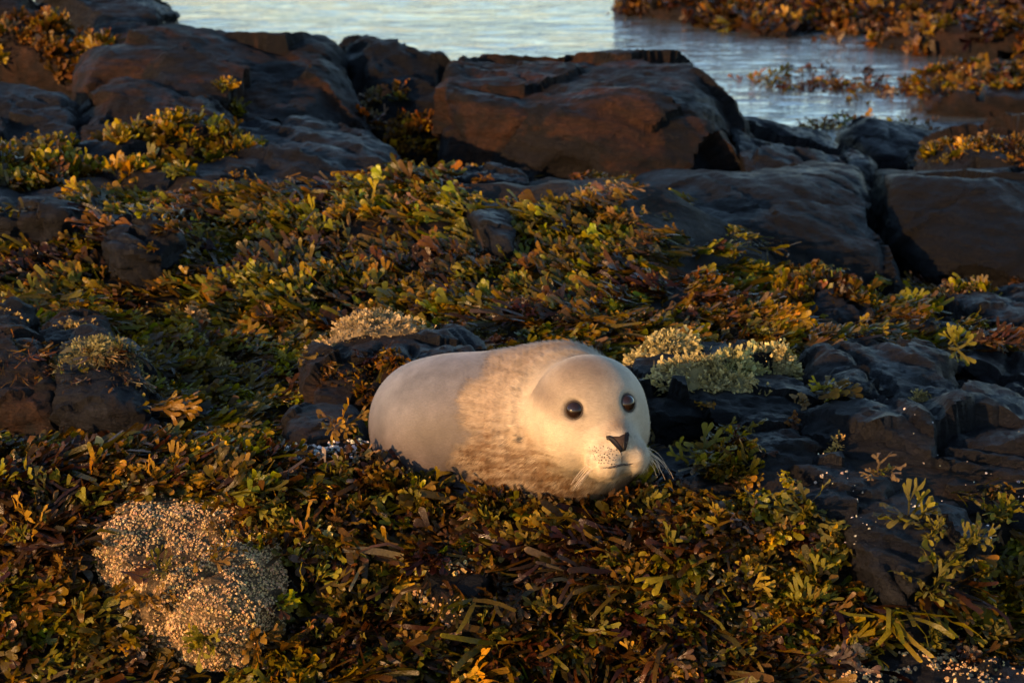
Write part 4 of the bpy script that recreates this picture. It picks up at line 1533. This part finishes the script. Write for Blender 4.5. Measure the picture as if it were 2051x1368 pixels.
G1 = 'golden tufts on the slope in front of the seal'
L1 = 'bright golden rockweed tuft standing out on the slope in front of the seal'
for px, py in [(1215, 1060), (1290, 1045), (1120, 1090), (1370, 1060), (1345, 1110), (1200, 1150), (1260, 1200), (1480, 1180), (1520, 1160), (1620, 1230), (1560, 1290), (1090, 1050), (980, 1060), (1040, 1110),
               (900, 1060), (840, 1040), (700, 1080), (760, 1010), (660, 990), (1440, 1060), (1180, 1290), (1090, 1250), (980, 1320), (860, 1330), (760, 1340), (740, 1180), (680, 1230), (830, 1270), (1350, 1290), (1450, 1330), (1300, 1340)]:
    tuft(px + rng.normal() * 6, py + rng.normal() * 6, [OLIVE, GOLD, (OLIVE + GOLD) / 2][rng.integers(3)] * rng.uniform(0.9, 1.35), L1, G1, 0.048 + 0.018 * rng.random())
G2 = 'golden tufts round the barnacle-crusted rock'
L2 = 'golden rockweed tuft growing round the sunlit barnacle-crusted rock'
for px, py in [(300, 985), (350, 960), (390, 950), (455, 985), (520, 1040), (560, 1050), (600, 1090), (70, 1060), (50, 1110), (160, 1040), (90, 1010), (130, 1180), (420, 1130), (330, 1160), (300, 1210), (200, 1250), (20, 1200), (600, 1180), (520, 1290), (640, 1300), (400, 1300)]:
    tuft(px + rng.normal() * 6, py + rng.normal() * 6, [OLIVE, GOLD][rng.integers(2)] * rng.uniform(0.9, 1.4), L2, G2, 0.048 + 0.018 * rng.random())
G3 = 'olive tufts beside the rock tongue'
L3 = 'olive rockweed tuft hanging beside the wet blue-black rock tongue'
for px, py in [(1830, 1060), (1880, 1080), (1930, 1120), (1990, 1060), (1950, 1170), (1880, 1160), (1850, 1210), (2030, 1180), (1650, 1060), (1680, 1120), (1610, 1040), (1640, 1170), (1870, 1290), (1940, 1280), (1990, 1310), (1720, 1230)]:
    tuft(px + rng.normal() * 6, py + rng.normal() * 6, OLIVE * rng.uniform(0.7, 1.15), L3, G3, 0.055 + 0.018 * rng.random())
tuft(680, 870, GOLD * 1.4, 'orange-gold tuft against the slab beside the seal rump', None, 0.06, 9)
tuft(1400, 950, OLIVE * 1.1, 'broad-leaved olive tuft on the blue-grey slab beside the seal chin', None, 0.075, 8)
tuft(1660, 795, OLIVE * 1.4, 'lone yellow-green tuft in front of the small split stone', None, 0.04, 7)
tuft(1905, 710, OLIVE * 1.2, 'lone yellow tuft at the end of the long smooth ledge', None, 0.06, 8)
tuft(1760, 970, TAN, 'small tan and green sprig below the widest ledge', None, 0.045, 7)
tuft(1600, 825, TAN * 1.3, 'small tan sprig perched on the edge of the widest ledge', None, 0.03, 7, 'lobe')
tuft(1590, 855, ORANGE, 'small orange sprig above the rust orange stone', None, 0.03, 6, 'lobe')


# -- barnacles and shell grit
def barnacles(key, cnt, size, name, col, cond, mat):
    o, V, Q, base = ROCKS[key]
    a, b, c, d = (V[Q[:, k]] for k in range(4))
    cr = np.cross(c - a, d - b)
    ar = np.linalg.norm(cr, axis=1)
    n = cr / (ar[:, None] + 1e-12)
    cen = (a + b + c + d) / 4
    w = ar * cond(cen, n)
    if w.sum() <= 0:
        return
    fi = rng.choice(len(Q), cnt, p=w / w.sum())
    k = 5
    BV, BF, BC = [], [], []
    for f in fi:
        p = cen[f] + 0.006 * rng.normal(size=3)
        p = p - n[f] * ((p - cen[f]) @ n[f])
        t1 = unit(np.cross(n[f], rng.normal(size=3)))
        t2 = np.cross(n[f], t1)
        r = size * (0.5 + 1.1 * rng.random() ** 2)
        h = r * rng.uniform(0.3, 0.75)
        cc = col * rng.uniform(0.55, 1.25) * (1 + 0.08 * rng.normal(size=3))
        k0 = len(BV)
        ph = rng.uniform(0, 6)
        for rr, hh, m in ((1.0, -0.002, 0.7), (0.55, h, 1.15)):
            for i in range(k):
                an = ph + 2 * math.pi * i / k
                q = rr * r * rng.uniform(0.85, 1.15)
                BV.append(p + q * (t1 * math.cos(an) + t2 * math.sin(an)) + n[f] * hh - base)
                BC.append(cc * m)
        BV.append(p + n[f] * h * 0.35 - base)
        BC.append(cc * 0.2)
        for j in (0,):
            for i in range(k):
                BF.append((k0 + j * k + i, k0 + j * k + (i + 1) % k, k0 + (j + 1) * k + (i + 1) % k))
                BF.append((k0 + j * k + i, k0 + (j + 1) * k + (i + 1) % k, k0 + (j + 1) * k + i))
        for i in range(k):
            BF.append((k0 + k + i, k0 + k + (i + 1) % k, k0 + 2 * k))
    link(name, new_mesh(name, np.array(BV), np.array(BF), np.clip(BC, 0.01, 0.85), smooth=False), mat, (0, 0, 0), o, kind='stuff')


M_BARN = mat_plain('barnacle_shell', (0.4, 0.3, 0.2), 0.45, 0.5, attr=True, var=0.5, vs=200)
BARN = np.array([0.36, 0.22, 0.09])


def face_up(lo=0.0, sc_=16, cut=-0.3, sd=3):
    def f(c, n):
        return ((n @ (CAM - c.mean(0)) / np.linalg.norm(CAM - c.mean(0)) > 0.0) | (n[:, 2] > 0.3)) * (fbm(c * sc_, 2, sd) > cut)
    return f


barnacles('B1', 13000, 0.0027, 'barnacles', BARN, face_up(cut=-0.62), M_BARN)
barnacles('B2', 420, 0.0042, 'barnacles', BARN * 0.8, face_up(cut=0.05), M_BARN)
barnacles('B3', 2200, 0.0043, 'barnacles', BARN * 0.9, face_up(cut=-0.2), M_BARN)
barnacles('B4', 700, 0.004, 'shell_grit', np.array([0.5, 0.45, 0.4]), face_up(cut=-0.4), M_BARN)
barnacles('B5', 420, 0.0045, 'barnacles', BARN * 0.8, face_up(cut=0.0), M_BARN)
barnacles('R28', 130, 0.003, 'shell_grit', np.array([0.36, 0.32, 0.29]), face_up(sc_=9, cut=0.25), M_BARN)
barnacles('R31', 60, 0.003, 'shell_grit', np.array([0.36, 0.32, 0.29]), face_up(sc_=9, cut=0.2), M_BARN)
barnacles('R30b', 60, 0.0034, 'barnacles', np.array([0.3, 0.26, 0.2]), face_up(cut=0.0), M_BARN)
